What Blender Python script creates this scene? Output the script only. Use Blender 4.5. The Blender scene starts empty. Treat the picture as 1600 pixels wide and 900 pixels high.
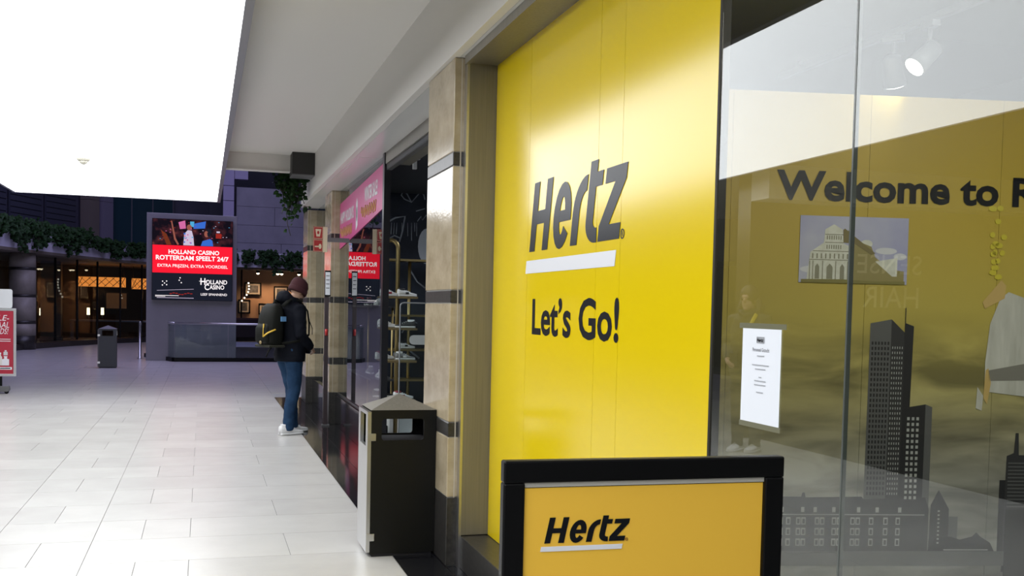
import bpy, bmesh, math, random
from mathutils import Vector, Matrix, noise as mnoise
random.seed(7)
SC = bpy.context.scene
COL = SC.collection
PI = math.pi

# ------------------------------------------------------------------ camera, world, lights, exposure
F_PX, YAW, PITCH, ROLL, PPY = 1600.0, math.radians(16.834), math.radians(2.509), math.radians(1.278), 552.6
CAM = Vector((0, 0, 1.5))
FW = Vector((math.sin(YAW)*math.cos(PITCH), math.cos(YAW)*math.cos(PITCH), -math.sin(PITCH)))
R0 = Vector((math.cos(YAW), -math.sin(YAW), 0)); U0 = R0.cross(FW)
RT = R0*math.cos(ROLL) + U0*math.sin(ROLL); UP = U0*math.cos(ROLL) - R0*math.sin(ROLL)
cd = bpy.data.cameras.new('camera'); cam = bpy.data.objects.new('camera', cd); COL.objects.link(cam)
cam.matrix_world = Matrix(((RT.x, UP.x, -FW.x, CAM.x), (RT.y, UP.y, -FW.y, CAM.y), (RT.z, UP.z, -FW.z, CAM.z), (0, 0, 0, 1)))
cd.sensor_width = 36; cd.lens = 36*F_PX/1600; cd.shift_y = (PPY-450)/1600; cd.clip_start = 0.05; cd.clip_end = 200
SC.camera = cam

wd = bpy.data.worlds.new('world'); SC.world = wd; wd.use_nodes = True
wd.node_tree.nodes['Background'].inputs[0].default_value = (0.5, 0.52, 0.62, 1)
wd.node_tree.nodes['Background'].inputs[1].default_value = 0.035
LUM = 4.4                      # brightness of the luminous ceiling panels

def area_light(name, loc, rot, size, size_y, power, color):
    l = bpy.data.lights.new(name, 'AREA'); l.shape = 'RECTANGLE'; l.size = size; l.size_y = size_y
    l.energy = power; l.color = color
    o = bpy.data.objects.new(name, l); o.location = loc; o.rotation_euler = rot; COL.objects.link(o); return o
# added out-of-view fill lamp giving the atrium its dim bluish light
area_light('atrium_fill_light', (-1.0, 25.5, 10), (math.radians(12), 0, 0), 9, 12, 860, (0.60, 0.57, 1.0))
vs = SC.view_settings; vs.view_transform = 'Standard'; vs.look = 'None'; vs.gamma = 1; vs.use_curve_mapping = False
vs.exposure = 0.0

def at(px, py, axis, val):      # point of the place on a world plane, seen at a pixel of the 1600x900 photograph
    d = RT*((px-800)/F_PX) - UP*((py-PPY)/F_PX) + FW
    return CAM + d*((val-CAM[axis])/d[axis])

# ------------------------------------------------------------------ materials
MATS = {}
def mat(name, col, rough=0.5, metal=0.0, spec=0.5, noise=0.0, scale=8.0, bump=0.0, bscale=40.0, emit=None, estr=0.0, col2=None, coat=0.0, stretch=(1,1,1)):
    if name in MATS: return MATS[name]
    m = bpy.data.materials.new(name); m.use_nodes = True; nt = m.node_tree; N = nt.nodes; L = nt.links
    b = N['Principled BSDF']
    b.inputs['Base Color'].default_value = (*col, 1); b.inputs['Roughness'].default_value = rough
    b.inputs['Metallic'].default_value = metal; b.inputs['Specular IOR Level'].default_value = spec
    if coat: b.inputs['Coat Weight'].default_value = coat; b.inputs['Coat Roughness'].default_value = 0.02
    if emit: b.inputs['Emission Color'].default_value = (*emit, 1); b.inputs['Emission Strength'].default_value = estr
    tc = N.new('ShaderNodeTexCoord'); mp = N.new('ShaderNodeMapping'); mp.inputs['Scale'].default_value = stretch
    geo = N.new('ShaderNodeNewGeometry'); L.new(geo.outputs['Position'], mp.inputs[0])
    if noise or col2:
        n = N.new('ShaderNodeTexNoise'); n.inputs['Scale'].default_value = scale; n.inputs['Detail'].default_value = 6; n.inputs['Roughness'].default_value = .6
        L.new(mp.outputs[0], n.inputs[0])
        r = N.new('ShaderNodeValToRGB'); r.color_ramp.elements[0].position = .32; r.color_ramp.elements[1].position = .68
        c2 = col2 if col2 else tuple(c*(1-noise) for c in col)
        r.color_ramp.elements[0].color = (*c2, 1); r.color_ramp.elements[1].color = (*[min(1, c*(1+noise*.5)) for c in col], 1)
        L.new(n.outputs[0], r.inputs[0]); L.new(r.outputs[0], b.inputs['Base Color'])
    if bump:
        n2 = N.new('ShaderNodeTexNoise'); n2.inputs['Scale'].default_value = bscale; n2.inputs['Detail'].default_value = 4
        L.new(mp.outputs[0], n2.inputs[0])
        bp = N.new('ShaderNodeBump'); bp.inputs['Strength'].default_value = bump; bp.inputs['Distance'].default_value = .01
        L.new(n2.outputs[0], bp.inputs['Height']); L.new(bp.outputs[0], b.inputs['Normal'])
    MATS[name] = m; return m

def glow(name, col, s):
    if name in MATS: return MATS[name]
    m = bpy.data.materials.new(name); m.use_nodes = True; nt = m.node_tree
    b = nt.nodes['Principled BSDF']; b.inputs['Base Color'].default_value = (.004, .004, .004, 1); b.inputs['Roughness'].default_value = .5
    b.inputs['Emission Color'].default_value = (*col, 1); b.inputs['Emission Strength'].default_value = s; b.inputs['Specular IOR Level'].default_value = .03
    MATS[name] = m; return m

def pane_glass(name, tint=(.93, .96, .95), ior=1.5):
    m = bpy.data.materials.new(name); m.use_nodes = True; nt = m.node_tree; N = nt.nodes; L = nt.links
    for n in list(N): N.remove(n)
    out = N.new('ShaderNodeOutputMaterial'); mx = N.new('ShaderNodeMixShader'); tr = N.new('ShaderNodeBsdfTransparent'); gl = N.new('ShaderNodeBsdfGlossy')
    gl.inputs['Roughness'].default_value = 0.0; tr.inputs[0].default_value = (*tint, 1)
    fr = N.new('ShaderNodeFresnel'); geo = N.new('ShaderNodeNewGeometry'); io = N.new('ShaderNodeMapRange')   # thin sheet: same reflectance from both faces
    io.inputs['To Min'].default_value = ior; io.inputs['To Max'].default_value = 1/ior
    L.new(geo.outputs['Backfacing'], io.inputs['Value']); L.new(io.outputs[0], fr.inputs['IOR'])
    L.new(fr.outputs[0], mx.inputs[0]); L.new(tr.outputs[0], mx.inputs[1]); L.new(gl.outputs[0], mx.inputs[2]); L.new(mx.outputs[0], out.inputs[0])
    MATS[name] = m; return m

def tile_mat(name, c1, c2, rough):
    m = mat(name, c1, rough, noise=0, col2=c2, scale=2.2, bump=.02, bscale=60)
    N = m.node_tree.nodes; L = m.node_tree.links; b = N['Principled BSDF']   # each tile a touch lighter or darker
    oi = N.new('ShaderNodeObjectInfo'); mr = N.new('ShaderNodeMapRange'); mr.inputs['To Min'].default_value = .94; mr.inputs['To Max'].default_value = 1.03
    L.new(oi.outputs['Random'], mr.inputs[0]); mx = N.new('ShaderNodeMixRGB'); mx.blend_type = 'MULTIPLY'; mx.inputs[0].default_value = 1
    src = b.inputs['Base Color'].links[0].from_socket; L.new(src, mx.inputs[1]); L.new(mr.outputs[0], mx.inputs[2]); L.new(mx.outputs[0], b.inputs['Base Color'])
    return m

M_tile = tile_mat('pale_floor_tile', (.57, .56, .535), (.52, .51, .485), .27)
M_grout = mat('floor_grout', (.30, .30, .29), .8)
M_black = mat('black_granite', (.012, .012, .014), .08, noise=.5, scale=60)
M_stone = mat('travertine', (.50, .42, .29), .14, col2=(.35, .285, .18), scale=5, bump=.06, bscale=25, stretch=(1, 1, 1.6))
M_dstone = mat('dark_granite', (.045, .042, .038), .35, col2=(.018, .017, .016), scale=35, bump=.03)
M_white = mat('white_plaster', (.72, .70, .66), .55, bump=.01, bscale=5)
M_soffit = mat('white_soffit_gloss', (.78, .78, .76), .22)
M_steel = mat('brushed_steel', (.24, .225, .19), .42, metal=.55, noise=.12, scale=6, stretch=(12, 12, .3))
M_steel2 = mat('light_steel', (.66, .66, .66), .30, metal=1.0)
M_alu = mat('aluminium', (.72, .72, .74), .35, metal=.8)
M_greyalu = mat('grey_profile', (.22, .22, .25), .4, metal=.3)
M_yel = mat('yellow_vinyl', (.80, .59, .003), .17, spec=.5)
M_ink = mat('black_ink', (.008, .009, .012), .32, spec=.2)
M_wink = mat('white_ink', (.82, .83, .86), .25)
M_frame = mat('black_frame', (.003, .003, .0035), .4, spec=.2)
M_amber = mat('amber_poster', (.95, .56, .055), .45)
M_grey = mat('grey_paint', (.13, .13, .135), .45)
M_binback = mat('bin_black', (.007, .007, .006), .45, spec=.2)
M_paper = mat('paper', (.84, .87, .92), .6)
M_tape = mat('clear_tape', (.17, .165, .10), .3)
M_glass = pane_glass('window_glass', ior=1.7)
M_glass2 = pane_glass('clear_glass', (.88, .93, .93))
M_dark = mat('dark_void', (.012, .012, .016), .7)

# ------------------------------------------------------------------ mesh helpers
class MB:
    def __init__(s): s.v = []; s.f = []; s.sm = []
    def add(s, vs, fs, smooth=False):
        o = len(s.v); s.v += [tuple(v) for v in vs]; s.f += [tuple(i+o for i in f) for f in fs]; s.sm += [smooth]*len(fs); return s
    def box(s, x0, x1, y0, y1, z0, z1):
        v = [(x0,y0,z0),(x1,y0,z0),(x1,y1,z0),(x0,y1,z0),(x0,y0,z1),(x1,y0,z1),(x1,y1,z1),(x0,y1,z1)]
        return s.add(v, [(3,2,1,0),(4,5,6,7),(0,1,5,4),(1,2,6,5),(2,3,7,6),(3,0,4,7)])
    def prism(s, pts, o, ux, uy, t):         # polygon in the plane (o, ux, uy), thickness t along ux x uy
        o, ux, uy = Vector(o), Vector(ux), Vector(uy); n = ux.cross(uy).normalized()*t; k = len(pts)
        a = sum(pts[i][0]*pts[(i+1) % k][1]-pts[(i+1) % k][0]*pts[i][1] for i in range(k))
        if a < 0: pts = pts[::-1]
        A = [o+ux*p[0]+uy*p[1] for p in pts]; B = [q+n for q in A]
        return s.add(A+B, [tuple(range(k-1, -1, -1)), tuple(range(k, 2*k))]+[(i, (i+1) % k, k+(i+1) % k, k+i) for i in range(k)])
    def tube(s, path, rad, n=8, cap=True, flat=1.0):
        path = [Vector(p) for p in path]; rads = rad if isinstance(rad, (list, tuple)) else [rad]*len(path)
        prev = None; vs = []; fs = []
        for i, p in enumerate(path):
            d = (path[min(i+1, len(path)-1)]-path[max(i-1, 0)]).normalized()
            a = d.orthogonal().normalized() if prev is None else (prev-d*prev.dot(d)).normalized()
            prev = a; b = d.cross(a)
            for k in range(n):
                t = 2*PI*k/n; vs.append(p+a*(rads[i]*math.cos(t))+b*(rads[i]*flat*math.sin(t)))
        for i in range(len(path)-1):
            for k in range(n): fs.append((i*n+k, i*n+(k+1) % n, (i+1)*n+(k+1) % n, (i+1)*n+k))
        if cap: fs += [tuple(range(n-1, -1, -1)), tuple(range((len(path)-1)*n, len(path)*n))]
        return s.add(vs, fs, True)
    def loft(s, secs, n=16, power=2.0):      # secs: (cx,cy,cz,rx,ry[,tiltx]) ellipses stacked mostly along z
        vs = []; fs = []
        for c in secs:
            tl = c[5] if len(c) > 5 else 0
            for k in range(n):
                t = 2*PI*k/n; cs, sn = math.cos(t), math.sin(t)
                ex = math.copysign(abs(cs)**(2/power), cs)*c[3]; ey = math.copysign(abs(sn)**(2/power), sn)*c[4]
                vs.append((c[0]+ex, c[1]+ey, c[2]+ex*tl))
        m = len(secs)
        for i in range(m-1):
            for k in range(n): fs.append((i*n+k, i*n+(k+1) % n, (i+1)*n+(k+1) % n, (i+1)*n+k))
        fs += [tuple(range(n-1, -1, -1)), tuple(range((m-1)*n, m*n))]
        return s.add(vs, fs, True)
    def ball(s, c, rx, ry, rz, n=14, m=9):
        secs = []
        for i in range(m+1):
            t = -PI/2+PI*i/m; q = max(math.cos(t), .02); secs.append((c[0], c[1], c[2]+rz*math.sin(t), rx*q, ry*q))
        return s.loft(secs, n)
    def lathe(s, prof, c=(0,0,0), n=20):
        return s.loft([(c[0], c[1], c[2]+z, max(r, 1e-4), max(r, 1e-4)) for r, z in prof], n)
    def mesh(s, name):
        me = bpy.data.meshes.new(name); me.from_pydata(s.v, [], s.f); me.polygons.foreach_set('use_smooth', s.sm); me.update(); return me
    def build(s, name, m, parent=None, bevel=0.0, seg=2):
        return link(name, s.mesh(name), m, parent, bevel, seg)

def link(name, me, m, parent=None, bevel=0.0, seg=2):
    o = bpy.data.objects.new(name, me); COL.objects.link(o)
    if m and not me.materials: me.materials.append(m)
    if parent: o.parent = parent; 
    if bevel:
        b = o.modifiers.new('bevel', 'BEVEL'); b.width = bevel; b.segments = seg; b.limit_method = 'ANGLE'
    return o
def tag(o, label=None, cat=None, group=None, kind=None):
    if label: o['label'] = label
    if cat: o['category'] = cat
    if group: o['group'] = group
    if kind: o['kind'] = kind
    return o
def empty(name, loc=(0,0,0), rz=0):
    o = bpy.data.objects.new(name, None); COL.objects.link(o); o.location = loc; o.rotation_euler = (0, 0, rz); o.empty_display_size = .1; return o
def thing(name, label, cat, loc=(0,0,0), rz=0, group=None): return tag(empty(name, loc, rz), label, cat, group)
def struct(name, mb, m, label=None, bevel=0): 
    o = mb.build(name, m, None, bevel); o['kind'] = 'structure'
    if label: o['label'] = label
    return o
def copy_tree(o, parent=None):
    c = o.copy(); COL.objects.link(c); c.parent = parent
    for ch in list(o.children): copy_tree(ch, c)
    return c

def text_mb(body, bold=0.0, shear=0.0, spacing=1.0, align='LEFT'):
    cu = bpy.data.curves.new('txt', 'FONT'); cu.body = body; cu.size = 1; cu.offset = bold; cu.shear = shear; cu.space_character = spacing; cu.align_x = align
    cu.resolution_u = 3; cu.fill_mode = 'FRONT'
    o = bpy.data.objects.new('txt', cu); COL.objects.link(o)
    dg = bpy.context.evaluated_depsgraph_get(); me = bpy.data.meshes.new_from_object(o.evaluated_get(dg))
    vs = [v.co.copy() for v in me.vertices]; fs = [tuple(p.vertices) for p in me.polygons]
    bpy.data.objects.remove(o); bpy.data.curves.remove(cu); bpy.data.meshes.remove(me); return vs, fs
def lettering(name, body, org, ux, uy, w, h, m, parent, bold=0.0, shear=0.0, lift=.0015, spacing=1.0):
    """flat lettering filling a w x h box from org along ux, uy; lies `lift` in front of the surface"""
    vs, fs = text_mb(body, bold, shear, spacing)
    x0, x1 = min(v.x for v in vs), max(v.x for v in vs); y0, y1 = min(v.y for v in vs), max(v.y for v in vs)
    sx = w/(x1-x0); sy = (h/(y1-y0)) if h else sx
    org, ux, uy = Vector(org), Vector(ux), Vector(uy); n = ux.cross(uy).normalized()
    b = MB(); b.add([org+ux*((v.x-x0)*sx)+uy*((v.y-y0)*sy)+n*lift for v in vs], fs)
    return b.build(name, m, parent)
def flat(name, pts, org, ux, uy, m, parent, lift=.001, t=.0006):
    n = Vector(ux).cross(Vector(uy)).normalized()
    return MB().prism(list(pts), Vector(org)+n*lift, ux, uy, t).build(name, m, parent)
def rect(x0, x1, y0, y1): return [(x0, y0), (x1, y0), (x1, y1), (x0, y1)]
def ell(cx, cy, rx, ry, n=20): return [(cx+rx*math.cos(2*PI*k/n), cy+ry*math.sin(2*PI*k/n)) for k in range(n)]
def arcband(cx, cy, ro, ri, a0, a1, n=18):   # elliptical band, ro/ri are (rx,ry)
    q = [math.radians(a0+(a1-a0)*k/n) for k in range(n+1)]
    return [[(cx+ro[0]*math.cos(q[k]), cy+ro[1]*math.sin(q[k])), (cx+ro[0]*math.cos(q[k+1]), cy+ro[1]*math.sin(q[k+1])),
             (cx+ri[0]*math.cos(q[k+1]), cy+ri[1]*math.sin(q[k+1])), (cx+ri[0]*math.cos(q[k]), cy+ri[1]*math.sin(q[k]))] for k in range(n)]

def wordmark(org, ux, uy, cap, width, m_ink, m_bar, parent, m_reg, lift=.0015):
    """the italic five-letter company wordmark over its underline, cap = cap height"""
    L = {}
    L['letter_h'] = [rect(0, .24, 0, 1), rect(.57, .81, 0, 1), rect(.24, .57, .39, .58)]
    L['letter_e'] = arcband(1.31, .43, (.34, .45), (.105, .255), 0, 325) + [rect(1.21, 1.414, .35, .50), rect(1.414, 1.65, .35, .43)]
    L['letter_r'] = [rect(1.73, 1.97, 0, .42)] + arcband(2.17, .42, (.44, .455), (.20, .255), 90, 180, 10)
    L['letter_t'] = [rect(2.235, 2.475, .27, 1.02), rect(2.475, 2.68, .69, .87)] + arcband(2.60, .27, (.365, .275), (.125, .09), 180, 280, 10)
    L['letter_z'] = [rect(2.78, 3.41, .69, .87), rect(2.70, 3.37, 0, .19), [(2.70, .19), (3.09, .69), (3.41, .69), (3.01, .19)]]
    sx = width/3.42; ux, uy = Vector(ux), Vector(uy); n = ux.cross(uy).normalized(); o = Vector(org)+n*lift
    for nm, polys in L.items():
        b = MB()
        for p in polys: b.prism([((x*sx/cap)*cap + .21*y*cap, y*cap) for x, y in p], o, ux, uy, .0008)
        b.build(nm, m_ink, parent)
    bar = [(-.095*sx-.21*.32*cap, -.32*cap), (3.33*sx-.21*.32*cap, -.32*cap), (3.33*sx-.21*.13*cap, -.13*cap), (-.095*sx-.21*.13*cap, -.13*cap)]
    MB().prism(bar, o, ux, uy, .0008).build('underline', m_bar, parent)
    c = (3.47*sx, .05*cap); ring = MB()
    for p in arcband(c[0], c[1], (.06*cap, .06*cap), (.045*cap, .045*cap), 0, 360, 20): ring.prism(p, o, ux, uy, .0008)
    rg = ring.build('registered_mark', m_reg, parent)
    lettering('mark_letter', 'R', Vector(org)+ux*(c[0]-.025*cap)+uy*(c[1]-.03*cap), ux, uy, .05*cap, .06*cap, m_reg, rg, .01, 0, lift)

# ------------------------------------------------------------------ the setting: floor
XB = 1.105            # edge of the black border
floor = struct('floor', MB().box(-9, 9, -6, 48, -.25, -.006), M_grout)
PITCH_Y, Y0 = .597, 6.18
tmesh = {}
def tile(x0, x1, y0, y1, m, name='floor_tile', parent=floor):
    g = .0018; w, d = round(x1-x0-2*g, 3), round(y1-y0-2*g, 3); key = (w, d, m.name)
    if key not in tmesh:
        tmesh[key] = MB().box(-w/2, w/2, -d/2, d/2, -.02, 0).mesh(name); tmesh[key].materials.append(m)
    o = link(name, tmesh[key], m, parent); o.location = ((x0+x1)/2, (y0+y1)/2, 0); return o
far = MB()
for k in range(-4, 70):
    ya, yb = Y0+k*PITCH_Y, Y0+(k+1)*PITCH_Y
    odd = k % 2
    xs = [-.645, -.359, -.066, XB] if odd else [-.645, .515, XB]
    xs = ([-1.227, -.645] if odd else [-1.227, -.936, -.645])[:-1] + xs
    left = [-3.25, -2.66, -2.08, -1.227] if odd else [-3.25, -2.38, -1.81, -1.227]
    sh = random.choice((0, .12, -.1, .2)); left = [left[0]] + [x+sh for x in left[1:-1]] + [left[-1]]
    xs = left[:-1] + xs
    if yb > 16.0: xs = [-9, -7.6, -6.1, -4.5] + xs + [1.9, 2.6, 3.8] if yb > 18 else xs
    for a, b in zip(xs[:-1], xs[1:]):
        if yb <= 17.2: tile(a, b, ya, yb, M_tile)
        else: far.box(a+.002, b-.002, ya+.002, yb-.002, -.02, 0)
o = far.build('far_floor_tiling', M_tile, floor); o['kind'] = 'stuff'
# glossy black border along the shop fronts
for k in range(0, 24):
    ya = .9+k*.66
    if ya > 16.2: break
    tile(XB, 1.36, ya, ya+.66, M_black, 'border_slab'); tile(1.36, 1.66, ya, ya+.66, M_black, 'border_slab')
struct('trim_1', MB().box(XB, 1.7, -6, .9, -.02, 0), M_black)

# ------------------------------------------------------------------ ceilings and fascia
XF, ZS, ZC, YE = 1.335, 2.92, 3.40, 13.6
struct('ceiling', MB().box(.25, XF+.1, -6, YE, ZC, ZC+.3), M_white)
struct('trim_2', MB().box(.25, 1.06, YE-.12, YE, 3.20, ZC).box(.25, 1.06, YE-.14, YE+.02, 3.185, 3.2), M_white, 'white downstand at the end of the flat ceiling')
fas = MB(); prof = [(XF, -6), (XF, 15.0)] + [(XF+.55*(1-math.cos(a)), 15.0+.55*math.sin(a)) for a in [PI/2*k/10 for k in range(1, 11)]] + [(2.6, 15.55)]
for (xa, ya), (xb, yb) in zip(prof[:-1], prof[1:]):
    nx, ny = (yb-ya), -(xb-xa); l = math.hypot(nx, ny); nx, ny = nx/l*.05, ny/l*.05
    fas.add([(xa, ya, ZS), (xb, yb, ZS), (xb+nx, yb+ny, ZS), (xa+nx, ya+ny, ZS), (xa, ya, ZC+.3), (xb, yb, ZC+.3), (xb+nx, yb+ny, ZC+.3), (xa+nx, ya+ny, ZC+.3)],
            [(0,1,2,3)[::-1], (4,5,6,7), (0,4,5,1)[::-1], (3,2,6,7)[::-1]])
struct('trim_3', fas, M_white, 'white fascia above the shop fronts')
struct('trim_4', MB().box(XF+.052, 1.66, -6, 6.42, ZS, ZS+.05), M_soffit, 'white soffit above the car rental window')
struct('trim_5', MB().box(XF+.052, 1.69, 6.425, 15.5, ZS, ZS+.05), M_soffit, 'glossy white soffit over the shoe shop')
MB().box(1.42, 1.60, 9.9, 11.6, ZS-.004, ZS).build('access_panel', M_soffit, bpy.data.objects['trim_5'])
# luminous stretched ceiling
XL0, XL1, ZL, YL = -2.72, .20, 3.10, 17.1
lum = thing('luminous_ceiling', 'large glowing white light ceiling over the passage', 'light ceiling', (-1.2, 0, ZL))
M_lum = glow('luminous_sheet', (.95, .97, 1.0), LUM)
yy = [-6, -2, 5.0, 13.75, YL]
for a, b in zip(yy[:-1], yy[1:]):
    MB().box(XL0+1.2, XL1+1.2, a+.006, b-.006, 0, .04).build('light_panel', M_lum, lum)
MB().box(XL1+1.2, XL1+1.25, -6, YL, -.012, .30).box(XL0+1.165, XL0+1.2, -6, YL, -.012, .30).box(XL0+1.165, XL1+1.235, YL, YL+.03, -.005, .30).build('edge_profile', M_greyalu, lum)
MB().box(XL0+1.2, XL1+1.2, -6, YL, .045, .30).build('housing', M_grey, lum)
det = thing('smoke_detector', 'small cream smoke detector on the glowing ceiling', 'smoke detector', (-1.30, 12.5, ZL-.004)); det.scale = (1.3, 1.3, 1.3)
MB().lathe([(.001, 0), (.055, 0), (.057, -.012), (.05, -.03), (.045, -.034)][::-1]).build('body', mat('cream_plastic', (.62, .60, .50), .5), det)
MB().lathe([(.042, -.034), (.03, -.052), (.012, -.064), (.001, -.066)][::-1]).build('sensor_head', mat('cream_plastic', (.62, .60, .50), .5), det)
# dark ceiling void between the light ceiling and the left side
struct('wall_left', MB().box(-8.4, -8.2, -6, 11.0, 0, 3.25), mat('left_wall_dark', (.10, .085, .06), .4))
struct('trim_11', MB().box(-8.2, -3.252, -6, 11.0, -.02, 0), M_black, 'black stone border on the salon side')
struct('ceiling_left', MB().box(-9, XL0-.04, -6, 17.1, 3.25, 3.4), mat('left_ceiling', (.30, .28, .24), .6))

# ------------------------------------------------------------------ stone pillars with dark bands
def pillar(name, label, x0, x1, y0, y1, z1, group=None):
    r = thing(name, label, 'pillar', ((x0+x1)/2, (y0+y1)/2, 0), 0, group); w, d = (x1-x0)/2, (y1-y0)/2
    zs = [0, .402, .752, .838, 1.524, 1.60, 2.308, 2.387, z1]
    for i in range(8):
        dk = i in (0, 2, 4, 6); g = .002; e = .0 if dk else .0
        # corner strip and face slabs: near face is clad in two slabs meeting at a joint
        MB().box(-w-e, w+e, -d-e, d+e, zs[i]+g, zs[i+1]-g).build('base_slab' if i == 0 else ('dark_band' if dk else 'stone_slab'), M_dstone if dk else M_stone, r, .004, 1)
        if i == 0: continue
    MB().box(-w+.006, w-.006, -d+.006, d-.006, 0, z1).build('core', M_grout, r)
    MB().box(-w+.040, -w+.046, -d-.0015, -d+.01, .4, z1).build('corner_joint', mat('pale_joint', (.5, .45, .35), .6), r)
    return r
pillar('stone_pillar', 'banded travertine pillar nearest the camera beside the yellow window', 1.357, 1.66, 5.728, 6.42, ZS)
pillar('stone_pillar', 'banded travertine pillar between the pink banner and the fire sign', 1.52, 1.78, 12.91, 13.6, ZS)
pillar('stone_pillar', 'farthest banded travertine pillar, behind the man', 1.50, 1.80, 15.72, 16.4, ZS)
# ------------------------------------------------------------------ car rental shop front
XG = 1.59; YJ = 5.665; YM = 3.015; YP = 2.28; ZB, ZT = .192, 2.877
UX, UZ = Vector((0, -1, 0)), Vector((0, 0, 1))
struct('trim_6', MB().box(1.43, 1.75, -1.0, YJ+.02, 0, ZB-.004), M_dstone, 'dark stone sill below the car rental window', .004)
wf = thing('steel_window_frame', 'brushed steel frame around the yellow rental window', 'window frame', (XG, YJ, ZB))
MB().box(1.428-XG, 1.60-XG, 0, .062, 0, ZS-ZB).build('jamb', M_steel, wf, .002)
MB().box(1.416-XG, 1.430-XG, .0, .062, -ZB, ZS-ZB).build('jamb_edge', M_steel2, wf)
MB().box(1.428-XG, 1.61-XG, -6.6, 0, ZT-ZB, ZS-ZB).build('head', M_steel, wf)
MB().box(1.405-XG, 1.430-XG, -6.6, 0.02, ZT-ZB-.005, ZS-ZB).build('head_lip', M_steel, wf)
yp = thing('yellow_window_panel', 'glossy yellow window panel with black company wordmark and slogan', 'window panel', (XG, YM, ZB))
def inpanel(y, z): return Vector((0, y-YM, z-ZB))
edges = [YJ-.003, 5.02, 4.06, 3.80, YM]
for a, b in zip(edges[:-1], edges[1:]):
    MB().box(0, .012, b-YM+.0012, a-YM-.0012, 0, ZT-ZB).build('vinyl_strip', M_yel, yp)
MB().box(.0125, .02, 0, YJ-YM, 0, ZT-ZB).build('backing', mat('yellow_backing', (.85, .75, .25), .6), yp)
MB().box(-.003, .03, -.016, -.002, 0, ZT-ZB).build('edge_strip', mat('dark_strip', (.030, .028, .022), .5, spec=.15), yp)
wordmark(inpanel(4.985, 1.790), UX, UZ, .340, 1.19, M_ink, M_wink, yp, M_ink)
lettering('slogan', 'Let\u2019s Go!', inpanel(4.915, 1.372), UX, UZ, 1.125, .183, M_ink, yp, .022)
for (a, b, nm) in ((YM-.018, YP+.002, 0), (YP-.002, .2, 1)):
    g = thing('window_pane', ['clear shop window pane next to the yellow panel', 'clear shop window pane at the right edge'][nm], 'window pane', (XG, a, ZB))
    MB().box(0, .0008, b-a, 0, 0, ZT-ZB).build('glass', M_glass, g)
jt = MB().box(XG-.001, XG+.012, YP-.003, YP+.003, ZB, ZT).build('pane_joint', mat('silicone', (.10, .11, .10), .15), None)
tag(jt, 'thin vertical joint strip between the two clear panes', 'joint strip')
# notice taped on the glass
nt_ = thing('paper_notice', 'white printed paper notice taped to the window glass', 'notice', (XG-.0015, 2.805, 1.169))
MB().box(-.0006, 0, -.219, 0, 0, .294).build('sheet', M_paper, nt_)
MB().box(-.0012, -.0007, -.245, .02, .288, .304).build('tape', M_tape, nt_); MB().box(-.0012, -.0007, -.228, .006, -.010, .006).build('tape', M_tape, nt_)
nx = Vector((-.0006, 0, 0))
flat('logo_box', rect(.085, .128, .245, .264), nx, UX, UZ, mat('print_grey', (.35, .36, .38), .6), nt_)
lettering('logo_print', 'Hertz', nx+UX*.087+UZ*.249, UX, UZ, .038, .011, M_ink, nt_, .03, .2, .0022)
lettering('print_line', 'Personeel Gezocht', nx+UX*.0625+UZ*.220, UX, UZ, .095, .011, mat('print_dark', (.10, .10, .12), .6), nt_, .0, 0, .001)
for w, h, z in ((.04, .003, .2055), (.094, .003, .178), (.058, .003, .166), (.014, .003, .142), (.064, .003, .131), (.064, .003, .119), (.038, .003, .097)):
    flat('print_line', rect(.11-w/2, .11+w/2, z, z+h), nx, UX, UZ, mat('print_faint', (.42, .43, .46), .6), nt_)

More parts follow.
